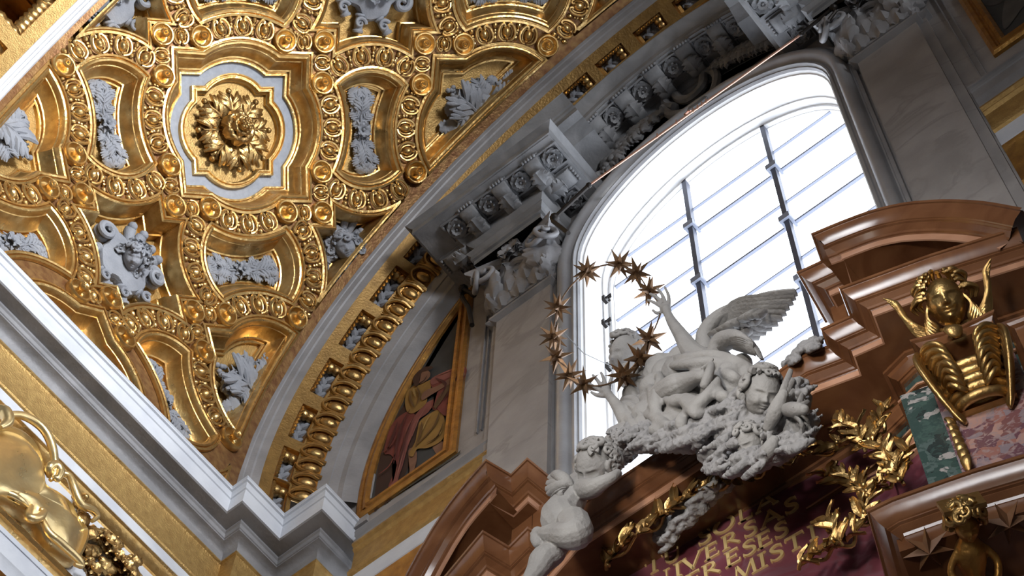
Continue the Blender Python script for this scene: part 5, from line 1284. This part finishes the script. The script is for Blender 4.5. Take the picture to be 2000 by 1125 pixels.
# --- the kneeling angel lifting the crown of stars
ang = empty('angel_statue', label='pale stucco angel on the clouds with one arm raised to the ring of stars', cat='statue')
m = MB(); y = 4.95
limb(m, [(1375, 705, 5.02, .085), (1352, 688, 4.98, .072), (1330, 655, 4.92, .050), (1312, 628, 4.88, .036), (1305, 614, 4.87, .030), (1301, 604, 4.86, .034)])
m.add(*ball(S3(1299, 600, 4.86), .040, 12, 8, (1.1, .8, 1.2)))
for a, b, c in (((1306, 594), (1306, 578), (1299, 562)), ((1299, 590), (1293, 575), (1284, 564)), ((1293, 592), (1282, 580), (1270, 574)), ((1290, 598), (1278, 591), (1266, 586))):
    limb(m, [(*a, 4.86, .016), (*b, 4.84, .013), (*c, 4.83, .0095)], 3, 8)
limb(m, [(1296, 608, 4.87, .017), (1284, 612, 4.85, .014), (1275, 606, 4.84, .010)], 3, 8)
# torso, hips and bent leg
for px, py, yy, r in ((1370, 720, 5.05, .12), (1330, 730, 5.0, .13), (1290, 735, 5.0, .12), (1255, 745, 5.02, .10), (1400, 740, 5.08, .13), (1440, 740, 5.1, .10), (1300, 790, 5.05, .13), (1350, 800, 5.08, .14), (1400, 790, 5.1, .13), (1260, 800, 5.05, .11), (1235, 790, 5.08, .09)):
    m.add(*ball(S3(px, py, yy), r, 14, 10))
limb(m, [(1290, 775, 4.92, .085), (1318, 755, 4.86, .082), (1335, 748, 4.86, .070), (1358, 738, 4.84, .047), (1372, 735, 4.83, .036)])
limb(m, [(1376, 752, 4.82, .030), (1382, 738, 4.81, .032), (1387, 722, 4.80, .028), (1389, 712, 4.80, .022)], 4)
for k in range(5): limb(m, [(1386 - 3.2 * k, 712 + 2.0 * k, 4.80, .011), (1391 - 5 * k, 702 + 3.5 * k + (0 if k == 0 else 2), 4.79, .009 if k else .012)], 2, 7)
limb(m, [(1225, 745, 5.05, .055), (1222, 722, 5.05, .05)], 3)
Hm = HM(1224, 694, 5.05, .285, .35, -.9, -.35); V, F = head(.5, .0, 48); m.add(V, F, Hm)
remesh(m.obj('body', st, ang, 60), .0062, 2)
hair('curly_hair', HM(1221, 690, 5.06, .30, .35, -.9, -.35), ang, st, 7, 90, .11, -.6, .75)
m = MB()      # drapery: broad masses with raised folds
for px, py, yy, r in ((1300, 730, 4.98, .10), (1350, 712, 5.0, .09), (1410, 705, 5.05, .08), (1450, 710, 5.08, .07), (1300, 800, 4.98, .12), (1345, 800, 5.0, .12), (1400, 770, 5.0, .11), (1440, 760, 5.02, .09), (1262, 812, 4.98, .1), (1240, 770, 5.02, .09), (1460, 735, 5.05, .08)):
    m.add(*ball(S3(px, py, yy), r, 12, 8))
FOLDS = [[(1275, 705, 4.93), (1330, 700, 4.86), (1390, 695, 4.88), (1440, 705, 4.92), (1480, 722, 4.98)], [(1280, 720, 4.9), (1340, 712, 4.84), (1400, 708, 4.88), (1460, 722, 4.93)], [(1400, 720, 4.9), (1430, 735, 4.9), (1455, 755, 4.95)],
         [(1262, 740, 4.9), (1275, 770, 4.86), (1280, 800, 4.86), (1300, 820, 4.85)], [(1280, 720, 4.9), (1290, 745, 4.85), (1282, 780, 4.84), (1292, 815, 4.84)], [(1245, 790, 4.95), (1262, 780, 4.9), (1285, 790, 4.86)],
         [(1290, 790, 4.84), (1320, 778, 4.82), (1345, 790, 4.82), (1360, 810, 4.84), (1390, 800, 4.86)], [(1330, 815, 4.84), (1350, 800, 4.82), (1380, 775, 4.83), (1400, 745, 4.85), (1385, 730, 4.86)],
         [(1400, 750, 4.88), (1410, 775, 4.86), (1430, 770, 4.88)], [(1240, 820, 4.94), (1270, 812, 4.9), (1300, 830, 4.86), (1330, 832, 4.86)], [(1225, 770, 5.0), (1240, 790, 4.95), (1250, 815, 4.92)], [(1340, 850, 4.86), (1330, 825, 4.85), (1345, 800, 4.84)],
         [(1262, 850, 4.9), (1280, 840, 4.87), (1300, 850, 4.85)], [(1290, 765, 4.86), (1310, 785, 4.83), (1340, 780, 4.82), (1370, 785, 4.83), (1395, 765, 4.85)]]
for f in FOLDS:
    P = smooth_path([S3(a, b, c + .026 + (.05 if i in (0, len(f) - 1) else 0)) for i, (a, b, c) in enumerate(f)], 5); k = len(P)
    m.add(*tube(P, [.008 + .034 * sin(pi * i / (k - 1)) for i in range(k)], 8))
for px, py, yy, r in ((1290, 720, 4.98, .11), (1330, 700, 5.0, .09), (1380, 715, 4.98, .11), (1380, 745, 4.99, .12), (1330, 820, 4.98, .12), (1280, 760, 4.98, .11), (1380, 800, 4.97, .11), (1425, 735, 4.99, .1)): m.add(*ball(S3(px, py, yy), r, 12, 8))
o = remesh(m.obj('drapery', st, ang, 60), .009, 18)
rg = random.Random(4)
# wings
m = MB(); root = (1385, 690)
tips = [(1556, 572), (1553, 580), (1548, 590), (1541, 600), (1535, 611), (1528, 622), (1519, 632), (1508, 641), (1497, 650), (1484, 660), (1470, 668), (1455, 675)]
for i, tp in enumerate(tips):
    t_ = i / (len(tips) - 1); mid = (1440 - 20 * t_, 598 + 70 * t_); rt = (1385 + 5 * t_, 655 + 30 * t_)
    m.add(*feather([S3(*rt, 5.02 + .012 * i), S3(*mid, 4.96 + .016 * i), S3((mid[0] + tp[0]) / 2, (mid[1] + tp[1]) / 2 - 2, 4.95 + .018 * i), S3(*tp, 5.0 + .02 * i)], .058))
for k in range(46):
    t_ = rg.uniform(.0, 1); s_ = rg.uniform(.0, .62); a = np.array(root) + np.array([-8, -30]); e = np.array([1545, 575]) * (1 - t_) + np.array([1470, 670]) * t_
    b = a + (e - a) * s_; c = a + (e - a) * (s_ + .22); m.add(*feather([S3(*b, 4.96 + .15 * t_ - .03), S3(*((b + c) / 2), 4.91 + .15 * t_), S3(*c, 4.96 + .15 * t_)], .036, .35))
limb(m, [(1380, 690, 5.02, .05), (1375, 655, 4.98, .055), (1400, 620, 4.96, .045), (1440, 598, 4.97, .035), (1500, 577, 5.0, .028), (1550, 567, 5.03, .014)])
m.obj('wing', st, ang, 60)
m = MB()
for i, tp in enumerate([(1488, 702), (1482, 694), (1478, 684), (1470, 675), (1460, 668)]):
    m.add(*feather([S3(1400, 690 - 6 * i, 5.0), S3(1440, 665 + 3 * i, 4.92 + .01 * i), S3(1470, 672 + 3 * i, 4.93), S3(*tp, 5.0)], .05))
limb(m, [(1395, 690, 4.98, .05), (1405, 665, 4.94, .05), (1435, 655, 4.93, .04), (1465, 668, 4.95, .02)])
m.obj('wing', st, ang, 60)
# --- the lower angel child with lifted hand
p2 = empty('putto_statue', label='dark curly-haired putto under the star ring, one hand lifted to it', cat='statue')
m = MB()
limb(m, [(1250, 845, 5.0, .07), (1228, 825, 4.96, .062), (1212, 802, 4.92, .046), (1198, 783, 4.9, .034), (1190, 773, 4.9, .030), (1184, 765, 4.89, .034)])
m.add(*ball(S3(1182, 763, 4.89), .040, 12, 8, (1.2, .8, 1.)))
for L in ([(1189, 755), (1193, 742), (1196, 731)], [(1182, 752), (1179, 739), (1174, 728)], [(1175, 755), (1167, 743), (1158, 733)], [(1172, 762), (1160, 755), (1149, 748)]):
    limb(m, [(*L[0], 4.88, .016), (*L[1], 4.87, .013), (*L[2], 4.86, .0095)], 3, 8)
limb(m, [(1180, 773, 4.89, .017), (1166, 772, 4.88, .014), (1155, 766, 4.87, .010)], 3, 8)
for px, py, yy, r in ((1250, 860, 5.0, .09), (1262, 838, 5.0, .10), (1225, 862, 5.04, .08)): m.add(*ball(S3(px, py, yy), r, 12, 8))
m.add(*head(.6, 0, 40), M=HM(1213, 862, 4.98, .25, 2.6, 2.2, 0))
for f in ([(1210, 790, 5.0), (1235, 795, 4.93), (1255, 815, 4.92)], [(1215, 780, 5.0), (1240, 782, 4.95), (1262, 800, 4.93)], [(1205, 800, 4.98), (1225, 812, 4.93), (1240, 840, 4.92)]): fold(m, f, .035)
remesh(m.obj('body', st, p2, 60), .0062, 2)
hair('curly_hair', HM(1212, 862, 4.97, .27, 2.6, 2.2, 0), p2, M['cloudm'], 11, 90, .12, -.7, .9)
# --- cloud bank with two cherub heads
cl = MB(); rg = random.Random(9)
CL = [(1240, 850, .12), (1275, 850, .13), (1310, 840, .13), (1350, 850, .13), (1390, 830, .13), (1430, 815, .12), (1400, 870, .13), (1445, 880, .13), (1440, 840, .14), (1490, 830, .15), (1530, 810, .13), (1560, 830, .10), (1545, 790, .12), (1520, 870, .13), (1480, 890, .12), (1430, 905, .10), (1550, 860, .10), (1400, 905, .08), (1555, 760, .08), (1500, 800, .14), (1460, 900, .1), (1575, 845, .05), (1330, 860, .09), (1370, 800, .08), (1450, 780, .10), (1420, 795, .10)]
for px, py, r in CL:
    m_y = 4.99; cl.add(*ball(S3(px, py, m_y + (0 if py < 860 else .05)), r, 12, 9, (1.1, .8, .9)))
for k in range(150):
    t_ = rg.choice(CL); a = rg.uniform(0, 6.28); rr = t_[2] * 250 * rg.uniform(.2, .8); x0, y0 = t_[0] + rr * cos(a), t_[1] + rr * sin(a)
    L = rg.uniform(14, 34); yy = 4.875 + rg.uniform(-.02, .05); b = rg.uniform(-.75, -.2)
    fold(cl, [(x0 - L, y0 - L * b, yy + .05), (x0, y0, yy), (x0 + L, y0 + L * b - 5, yy + .05)], rg.uniform(.014, .03), 3)
o = cl.obj('cloud_bank', M['cloudm'], None, 60); remesh(o, .009, 1, (.028, .035)); tag(o, 'rough stucco cloud bank spilling over the middle of the brown cornice', 'cloud')
def cherub(px, py, yy, sc_, roll, yaw, pitch, seed, label, wings, mouth=.1, n=60):
    t = empty('cherub_head', label=label, cat='cherub'); Hm = HM(px, py, yy, sc_, roll, yaw, pitch); m = MB(); V, F = head(1., mouth, 72, 1.2); m.add(V, F, Hm); m.obj('face', st, t, 80)
    hair('hair', Hm @ Matrix.Scale(1.03, 4), t, st, seed, n, .15, -.15, .80)
    for W in wings:
        m = MB(); rt, out_, tips_ = W
        for i, tp in enumerate(tips_):
            f = i / max(1, len(tips_) - 1); md = (np.array(rt) * .35 + np.array(out_) * .65) * (1 - f * .5) + np.array(tp) * f * .5
            m.add(*feather([S3(*rt, yy), S3(*md, yy - .07 + .012 * i), S3(*tp, yy - .02 + .015 * i)], .028, .4))
        limb(m, [(*rt, yy, .03), (*((np.array(rt) + np.array(out_)) / 2), yy - .05, .045), (*out_, yy - .06, .03)])
        m.obj('wing', st, t, 60)
    return t
cherub(1488, 768, 4.84, .275, -.22, .12, .1, 21, 'big pale cherub face with tousled hair in the cloud bank, head tilted', [((1500, 835), (1530, 770), [(1545, 722), (1550, 740), (1552, 762), (1548, 785), (1538, 800), (1525, 815), (1512, 828)]), ((1530, 800), (1570, 800), [(1568, 770), (1580, 785), (1584, 805), (1580, 825), (1570, 845)])])
cherub(1466, 864, 4.92, .205, .35, -.75, .1, 22, 'small half-hidden cherub face low in the cloud bank, seen from the side', [((1490, 900), (1512, 860), [(1505, 835), (1515, 850), (1520, 870), (1515, 885), (1505, 900)])], 0, 26)
# cloud scraps behind the wreath and on the cornice to the right
m = MB()
for px, py, r in ((1335, 1005, .05), (1355, 985, .06), (1375, 970, .06), (1312, 1028, .05), (1292, 1050, .04), (1395, 955, .05), (1340, 1018, .04), (1410, 940, .06)): m.add(*ball(onZ(px, py, 10.56) , r * 1.5, 12, 8, (1, 1, .6)))
for k in range(40):
    x0 = rg.uniform(1295, 1400); y0 = 1060 - (x0 - 1290) * 1.0 + rg.uniform(-20, 24); yq = onZ(x0, y0, 10.49)[1]; fold(m, [(x0 - 14, y0 + 8, yq), (x0, y0, yq - .03), (x0 + 14, y0 - 10, yq)], .02, 3)
o = m.obj('cloud_scrap', M['cloudm'], None, 60); remesh(o, .009, 1, (.02, .03)); tag(o, 'ragged stucco cloud trailing behind the laurel wreath beside the inscription', 'cloud')
m = MB()
for px, py, r in ((1575, 682, .06), (1590, 672, .05), (1560, 692, .05), (1545, 704, .04), (1535, 712, .03), (1600, 668, .03)): m.add(*ball(S3(px, py, 5.12), r, 12, 8))
for k in range(16): x0 = rg.uniform(1540, 1600); y0 = 712 - (x0 - 1535) * .62 + rg.uniform(-8, 8); fold(m, [(x0 - 12, y0 + 6, 5.10), (x0, y0 - 3, 5.06), (x0 + 12, y0 - 8, 5.10)], .018, 3)
o = m.obj('cloud_scrap', M['cloudm'], None, 60); remesh(o, .008, 1, (.018, .03)); tag(o, 'small ragged stucco cloud on the brown cornice where the window ends', 'cloud')
# --- putto climbing over the cornice, lower left of the clouds
pu = empty('putto_statue', label='naked pale putto with a small wing clambering over the brown cornice', cat='statue')
m = MB()
limb(m, [(1140, 930, 4.92, .055), (1127, 950, 4.90, .085), (1118, 972, 4.88, .092), (1105, 990, 4.86, .105), (1095, 1010, 4.85, .125), (1105, 1028, 4.86, .12)])
limb(m, [(1140, 955, 4.86, .07), (1158, 953, 4.83, .062), (1178, 942, 4.82, .045), (1195, 933, 4.84, .036), (1206, 925, 4.88, .03)])
limb(m, [(1120, 1022, 4.84, .105), (1126, 1040, 4.80, .10), (1112, 1046, 4.77, .085), (1085, 1043, 4.76, .068), (1062, 1044, 4.76, .050), (1052, 1046, 4.76, .04)])
limb(m, [(1050, 1040, 4.76, .038), (1047, 1052, 4.75, .036), (1050, 1062, 4.75, .030)], 4)
for k in range(5): limb(m, [(1044 - .5 * k, 1043 + 4.2 * k, 4.74, .013), (1038 + .8 * k, 1042 + 4.4 * k, 4.73, .010)], 2, 7)
limb(m, [(1098, 1040, 4.88, .10), (1082, 1066, 4.84, .088), (1080, 1082, 4.82, .072), (1062, 1092, 4.79, .082), (1050, 1112, 4.78, .066), (1036, 1132, 4.78, .05), (1026, 1150, 4.78, .04)])
Hm = HM(1163, 912, 4.86, .30, .12, -.62, .35); V, F = head(1., .1, 72, 1.45); m.add(V, F, Hm)
remesh(m.obj('body', st, pu, 60), .0058, 1)
hair('curly_hair', HM(1168, 909, 4.87, .315, .12, -.62, .35), pu, st, 31, 70, .13, -.35, .80)
m = MB()
for i, tp in enumerate([(1072, 930), (1068, 942), (1066, 955), (1070, 966), (1078, 972), (1090, 972), (1100, 970)]):
    m.add(*feather([S3(1112, 960, 4.84), S3(1098 - i, 938 + 5 * i, 4.76), S3(*tp, 4.78)], .032, .4))
limb(m, [(1116, 960, 4.84, .03), (1104, 940, 4.78, .045), (1090, 928, 4.76, .035), (1080, 928, 4.78, .02)])
m.obj('wing', st, pu, 60)

# ================= ring of twelve stars =================
ph = (1 + sqrt(5)) / 2
DIR = [Vector(v).normalized() for v in [(0, s, t * ph) for s in (-1, 1) for t in (-1, 1)] + [(s, t * ph, 0) for s in (-1, 1) for t in (-1, 1)] + [(t * ph, 0, s) for s in (-1, 1) for t in (-1, 1)]]
def starmesh():
    m = MB()
    for d in DIR:
        q = d.to_track_quat('Z', 'Y').to_matrix().to_4x4(); V = [(0, 0, .118)] + [(.024 * cos(a), .024 * sin(a), .014) for a in np.linspace(0, 2 * pi, 5)[:4]] + [(0, 0, 0)]
        m.add(V, [(0, 1, 2), (0, 2, 3), (0, 3, 4), (0, 4, 1), (5, 2, 1), (5, 3, 2), (5, 4, 3), (5, 1, 4)], q)
    m.add(*ball((0, 0, 0), .024, 8, 6)); return m
_o = starmesh().obj('gilded_star', M['starm'], None, 10); STM = _o.data; bpy.data.objects.remove(_o)
SP = [(1210, 516, 'topmost star of the ring'), (1243, 533, 'star just right of the topmost one in the ring'), (1268, 569, 'star just touching the angel\'s raised fingers'), (1268, 662, 'star over the right side of the angel\'s curly head'), (1250, 699, 'star over the middle of the angel\'s curly head'),
      (1218, 733, 'star below the angel\'s curly head'), (1141, 751, 'lowest star, touching the putto\'s lifted hand'), (1113, 733, 'star just left of the lowest one'), (1087, 697, 'third star up from the bottom on the left of the ring'), (1081, 658, 'leftmost star of the ring'),
      (1090, 601, 'upper star on the left, against the pilaster edge'), (1147, 530, 'star at the upper left of the ring, before the window arch')]
rg = random.Random(2)
for px, py, lab in SP:
    p = S3(px, py, 4.86); o = inst('gilded_star', STM, None, Matrix.Translation(p) @ Matrix.Rotation(rg.uniform(0, 6), 4, 'Z') @ Matrix.Rotation(rg.uniform(0, 6), 4, 'X') @ Matrix.Scale(1.12, 4)); tag(o, 'bronze spiky ' + lab, 'star', 'stars of the halo ring')
Pr = [S3(px, py, 4.86) for px, py in ((1210, 516), (1243, 533), (1268, 569), (1290, 600), (1283, 632), (1268, 662), (1250, 699), (1218, 733), (1180, 752), (1141, 751), (1113, 733), (1087, 697), (1081, 658), (1090, 601), (1112, 562), (1147, 530), (1180, 518))]
tag(MB().add(*tube(smooth_path(Pr + [Pr[0]], 4), .006, 6)).obj('star_ring', M['starm']), 'thin metal ring joining the twelve stars', 'ring')
tag(MB().add(*tube([S3(1092, 640, 4.87), S3(1140, 690, 5.3), np.array([-4.35, 6.15, 15.0])], .003, 5)).obj('stay_wire', M['iron']), 'thin wire stay running from the star ring to the window jamb', 'wire')

# ================= laurel wreath =================
def laurel_leaf():
    R = []
    for i in range(9):
        t_ = i / 8; w = .19 * sin(pi * (.04 + .93 * t_)) ** .85
        R.append([(s * w, t_, .10 * abs(s) ** 1.3 + .10 * sin(pi * t_ * 1.4) + .012 * sin(t_ * 20) * abs(s)) for s in (-1, -.5, 0, .5, 1)])
    m = MB(); V, F = grid(R); m.add(V, F); V, F = grid([[(x, y_, z - .035) for x, y_, z in r] for r in R]); m.add(V, F); m.add(*tube([(0, i / 8, .02 + .10 * sin(pi * i / 8 * 1.4)) for i in range(9)], .018, 5)); return m
_o = laurel_leaf().obj('leaf', M['gold_deep'], None, 35); LFM = _o.data; bpy.data.objects.remove(_o)
_o = MB().add(*ball((0, 0, 0), .018, 10, 7)).obj('berry', M['gold_deep']); BRM = _o.data; bpy.data.objects.remove(_o)
W55 = Plane(-3.13, 5.50, 3.5)
def wpt(px, py):      # along the slab, and coming forward where it passes under the cornice
    q = onY(px, py, 5.5); q = onZ(px, py, 10.50) if q[2] > 10.50 else q; d = W55.d; r = q - W55.o; return (r @ d, q[2], r @ W55.n)
def branch(paths, label, seed, size=.135):
    rg = random.Random(seed); t = empty('laurel_branch', label=label, cat='wreath')
    for pts, off in paths:
        P = [np.array(wpt(*p)) for p in pts]; P = smooth_path(P, 6); d = [0]
        for a, b in zip(P, P[1:]): d.append(d[-1] + np.linalg.norm(b - a))
        V3 = [W55.P(p[0], p[1], p[2] + off + .03 * sin(i * .7)) for i, p in enumerate(P)]
        MB().add(*tube(V3, .012, 7)).obj('stem', M['gold_deep'], t)
        s = .02; k = 0
        while s < d[-1]:
            i = max(1, next(j for j in range(len(d)) if d[j] >= s)); f = (s - d[i - 1]) / (d[i] - d[i - 1] + 1e-9); p = P[i - 1] * (1 - f) + P[i] * f; dv = P[i] - P[i - 1]; a = atan2(dv[1] + dv[2] * 2.4, dv[0]) - pi / 2
            for sg in ((-1, 1) if k % 3 else (-1, 1, 0)):
                mw = W55.mat(p[0], p[1], p[2] + off + .01, a - sg * rg.uniform(.45, 1.05)) @ Matrix.Rotation(rg.uniform(.1, .7), 4, 'X') @ Matrix.Rotation(rg.uniform(-.7, .7), 4, 'Y') @ Matrix.Scale(size * rg.uniform(.75, 1.15), 4)
                inst('leaf', LFM, t, mw)
            if k % 2 == 0: inst('berry', BRM, t, W55.mat(p[0] + rg.uniform(-.05, .05), p[1] + rg.uniform(-.05, .05), p[2] + off + .04))
            s += rg.uniform(.05, .068); k += 1
    return t
branch([([(1190, 1120), (1215, 1085), (1262, 1052), (1300, 1020), (1340, 992), (1380, 968), (1430, 950), (1480, 935), (1520, 915), (1560, 902)], .03)], 'left half of the gilded laurel wreath over the top of the inscription', 1, .15)
branch([([(1775, 960), (1745, 905), (1720, 880), (1680, 880), (1630, 892), (1580, 902)], .05), ([(1720, 890), (1735, 860), (1745, 825)], .08), ([(1700, 895), (1690, 860), (1650, 850)], .05), ([(1765, 950), (1775, 925), (1790, 900)], .06)], 'right upper branch of the gilded laurel wreath, ending beside the green marble', 2)
branch([([(1570, 1125), (1610, 1100), (1650, 1085), (1680, 1060), (1700, 1030), (1705, 990), (1700, 960)], .05), ([(1700, 980), (1670, 960), (1630, 950)], .07), ([(1700, 990), (1740, 960), (1760, 945)], .05), ([(1660, 1085), (1650, 1055), (1640, 1040)], .07)], 'lower right branch of the gilded laurel wreath beside the letters', 3)
# ================= gilded cartouche on the left frieze =================
car = empty('gilded_cartouche', label='large gilded scrolled cartouche on the bluish frieze, lower left', cat='cartouche')
HC = .14
def cq(px, py, h=HC): q = onX(px, py, FX + h); return np.array([q[1], q[2] - SC])
out = smooth_path([cq(*p) for p in ((-60, 860), (0, 818), (45, 822), (80, 850), (98, 895), (102, 935), (128, 952), (155, 975), (172, 1010), (190, 1030), (182, 1065), (165, 1085), (130, 1062), (105, 1040), (80, 1005), (60, 985), (20, 965), (-20, 950), (-60, 920))], 5, True)
cen = sum(out) / len(out); m = MB(); R = []
for q, h in ((1.0, .0), (1.0, .08), (.97, .12), (.93, .13), (.90, .10), (.86, .105), (.7, .15), (.5, .17), (.25, .16), (.01, .15)):
    R.append([LW(*(cen + (p - cen) * q), h - .05).translation for p in out])
m.add(*grid([[tuple(v) for v in r] for r in R], False, True)); m.obj('shield', M['gold_bright'], car, 50)
def croll(pts, r, name='scroll_edge'):
    P = smooth_path([np.array(LW(*cq(px, py, h), h - 0).translation) for px, py, h in pts], 5); k = len(P); m = MB().add(*tube(P, [r * (.45 + .55 * sin(pi * min(1, .15 + .85 * i / (k - 1)))) * 1.35 for i in range(k)], 10)); m.obj(name, M['gold_bright'], car, 60)
croll([(0, 812, .1), (45, 812, .14), (85, 838, .16), (104, 880, .16), (106, 925, .14), (98, 938, .12)], .028)
croll([(98, 930, .1), (95, 915, .14), (108, 908, .16), (118, 920, .17), (112, 935, .16), (105, 930, .15)], .03)
croll([(118, 925, .12), (135, 930, .15), (145, 955, .16), (158, 985, .15), (180, 995, .14), (190, 1008, .12), (180, 1018, .12)], .026)
croll([(60, 990, .08), (55, 1010, .12), (75, 1012, .15), (85, 1000, .15), (78, 995, .15)], .028)
croll([(80, 1010, .12), (95, 1040, .14), (120, 1062, .15), (150, 1090, .15), (160, 1105, .14), (145, 1102, .13)], .026)
croll([(0, 960, .05), (30, 970, .1), (55, 990, .1)], .024)
croll([(-10, 800, .1), (10, 805, .15), (15, 825, .16), (0, 835, .15)], .04)
# gilded foliage beyond it
rg = random.Random(8); m = MB()
for k in range(46):
    px = rg.uniform(170, 300); py = 1015 + (px - 170) * 1.0 + rg.uniform(-12, 62); q = cq(px, py, .05)
    V, F = acanthus_soft(1, rg.uniform(.40, .55), rg.uniform(.3, .55), 4, .12, 15, 9, k, .25); m.add(V, F, LW(q[0], q[1], rg.uniform(-.02, .05), rg.uniform(0, 6.28), rg.uniform(.12, .22)) @ Matrix.Rotation(rg.uniform(-.2, .4), 4, 'X'))
for k in range(5):
    q = cq(200 + 22 * k, 1055 + 24 * k, .05); V, F = spiral(.09, 1.3, .012, .06, .028, rg.choice((-1, 1)), 24, a0=rg.uniform(0, 6)); m.add(V, F, LW(q[0], q[1], .0))
for px, py in ((215, 1050), (232, 1080), (185, 1105), (250, 1100)): q = cq(px, py); m.add(*flower(.08, 6, .07), M=LW(q[0], q[1], .06))
tag(m.obj('gilded_foliage', M['gold_deep'], None, 55), 'thicket of gilded leaves and scrolls beside the big cartouche on the left frieze', 'carving')
m = MB()
for k in range(12):
    q = cq(153 + rg.uniform(0, 22), 965 + rg.uniform(0, 30), .06); m.add(*ball(tuple(LW(q[0], q[1], .02).translation), .03, 8, 6))
keepm = m.obj('berry_cluster', M['gold_deep'], car)
# ---------------- place every empty at the foot of its thing ----------------
bpy.context.view_layer.update()
for o in [o for o in list(C.objects) if o.type == 'EMPTY' and o.parent is None]:
    if o.matrix_world.translation.length > 1e-4 or not o.children: continue
    lo = Vector((1e9,) * 3); hi = Vector((-1e9,) * 3)
    for c in o.children_recursive:
        if c.type != 'MESH': continue
        for b in c.bound_box:
            w = c.matrix_world @ Vector(b); lo = Vector(map(min, lo, w)); hi = Vector(map(max, hi, w))
    o.location = ((lo.x + hi.x) / 2, (lo.y + hi.y) / 2, lo.z)
    for c in o.children: c.matrix_parent_inverse = Matrix.Translation(-o.location)
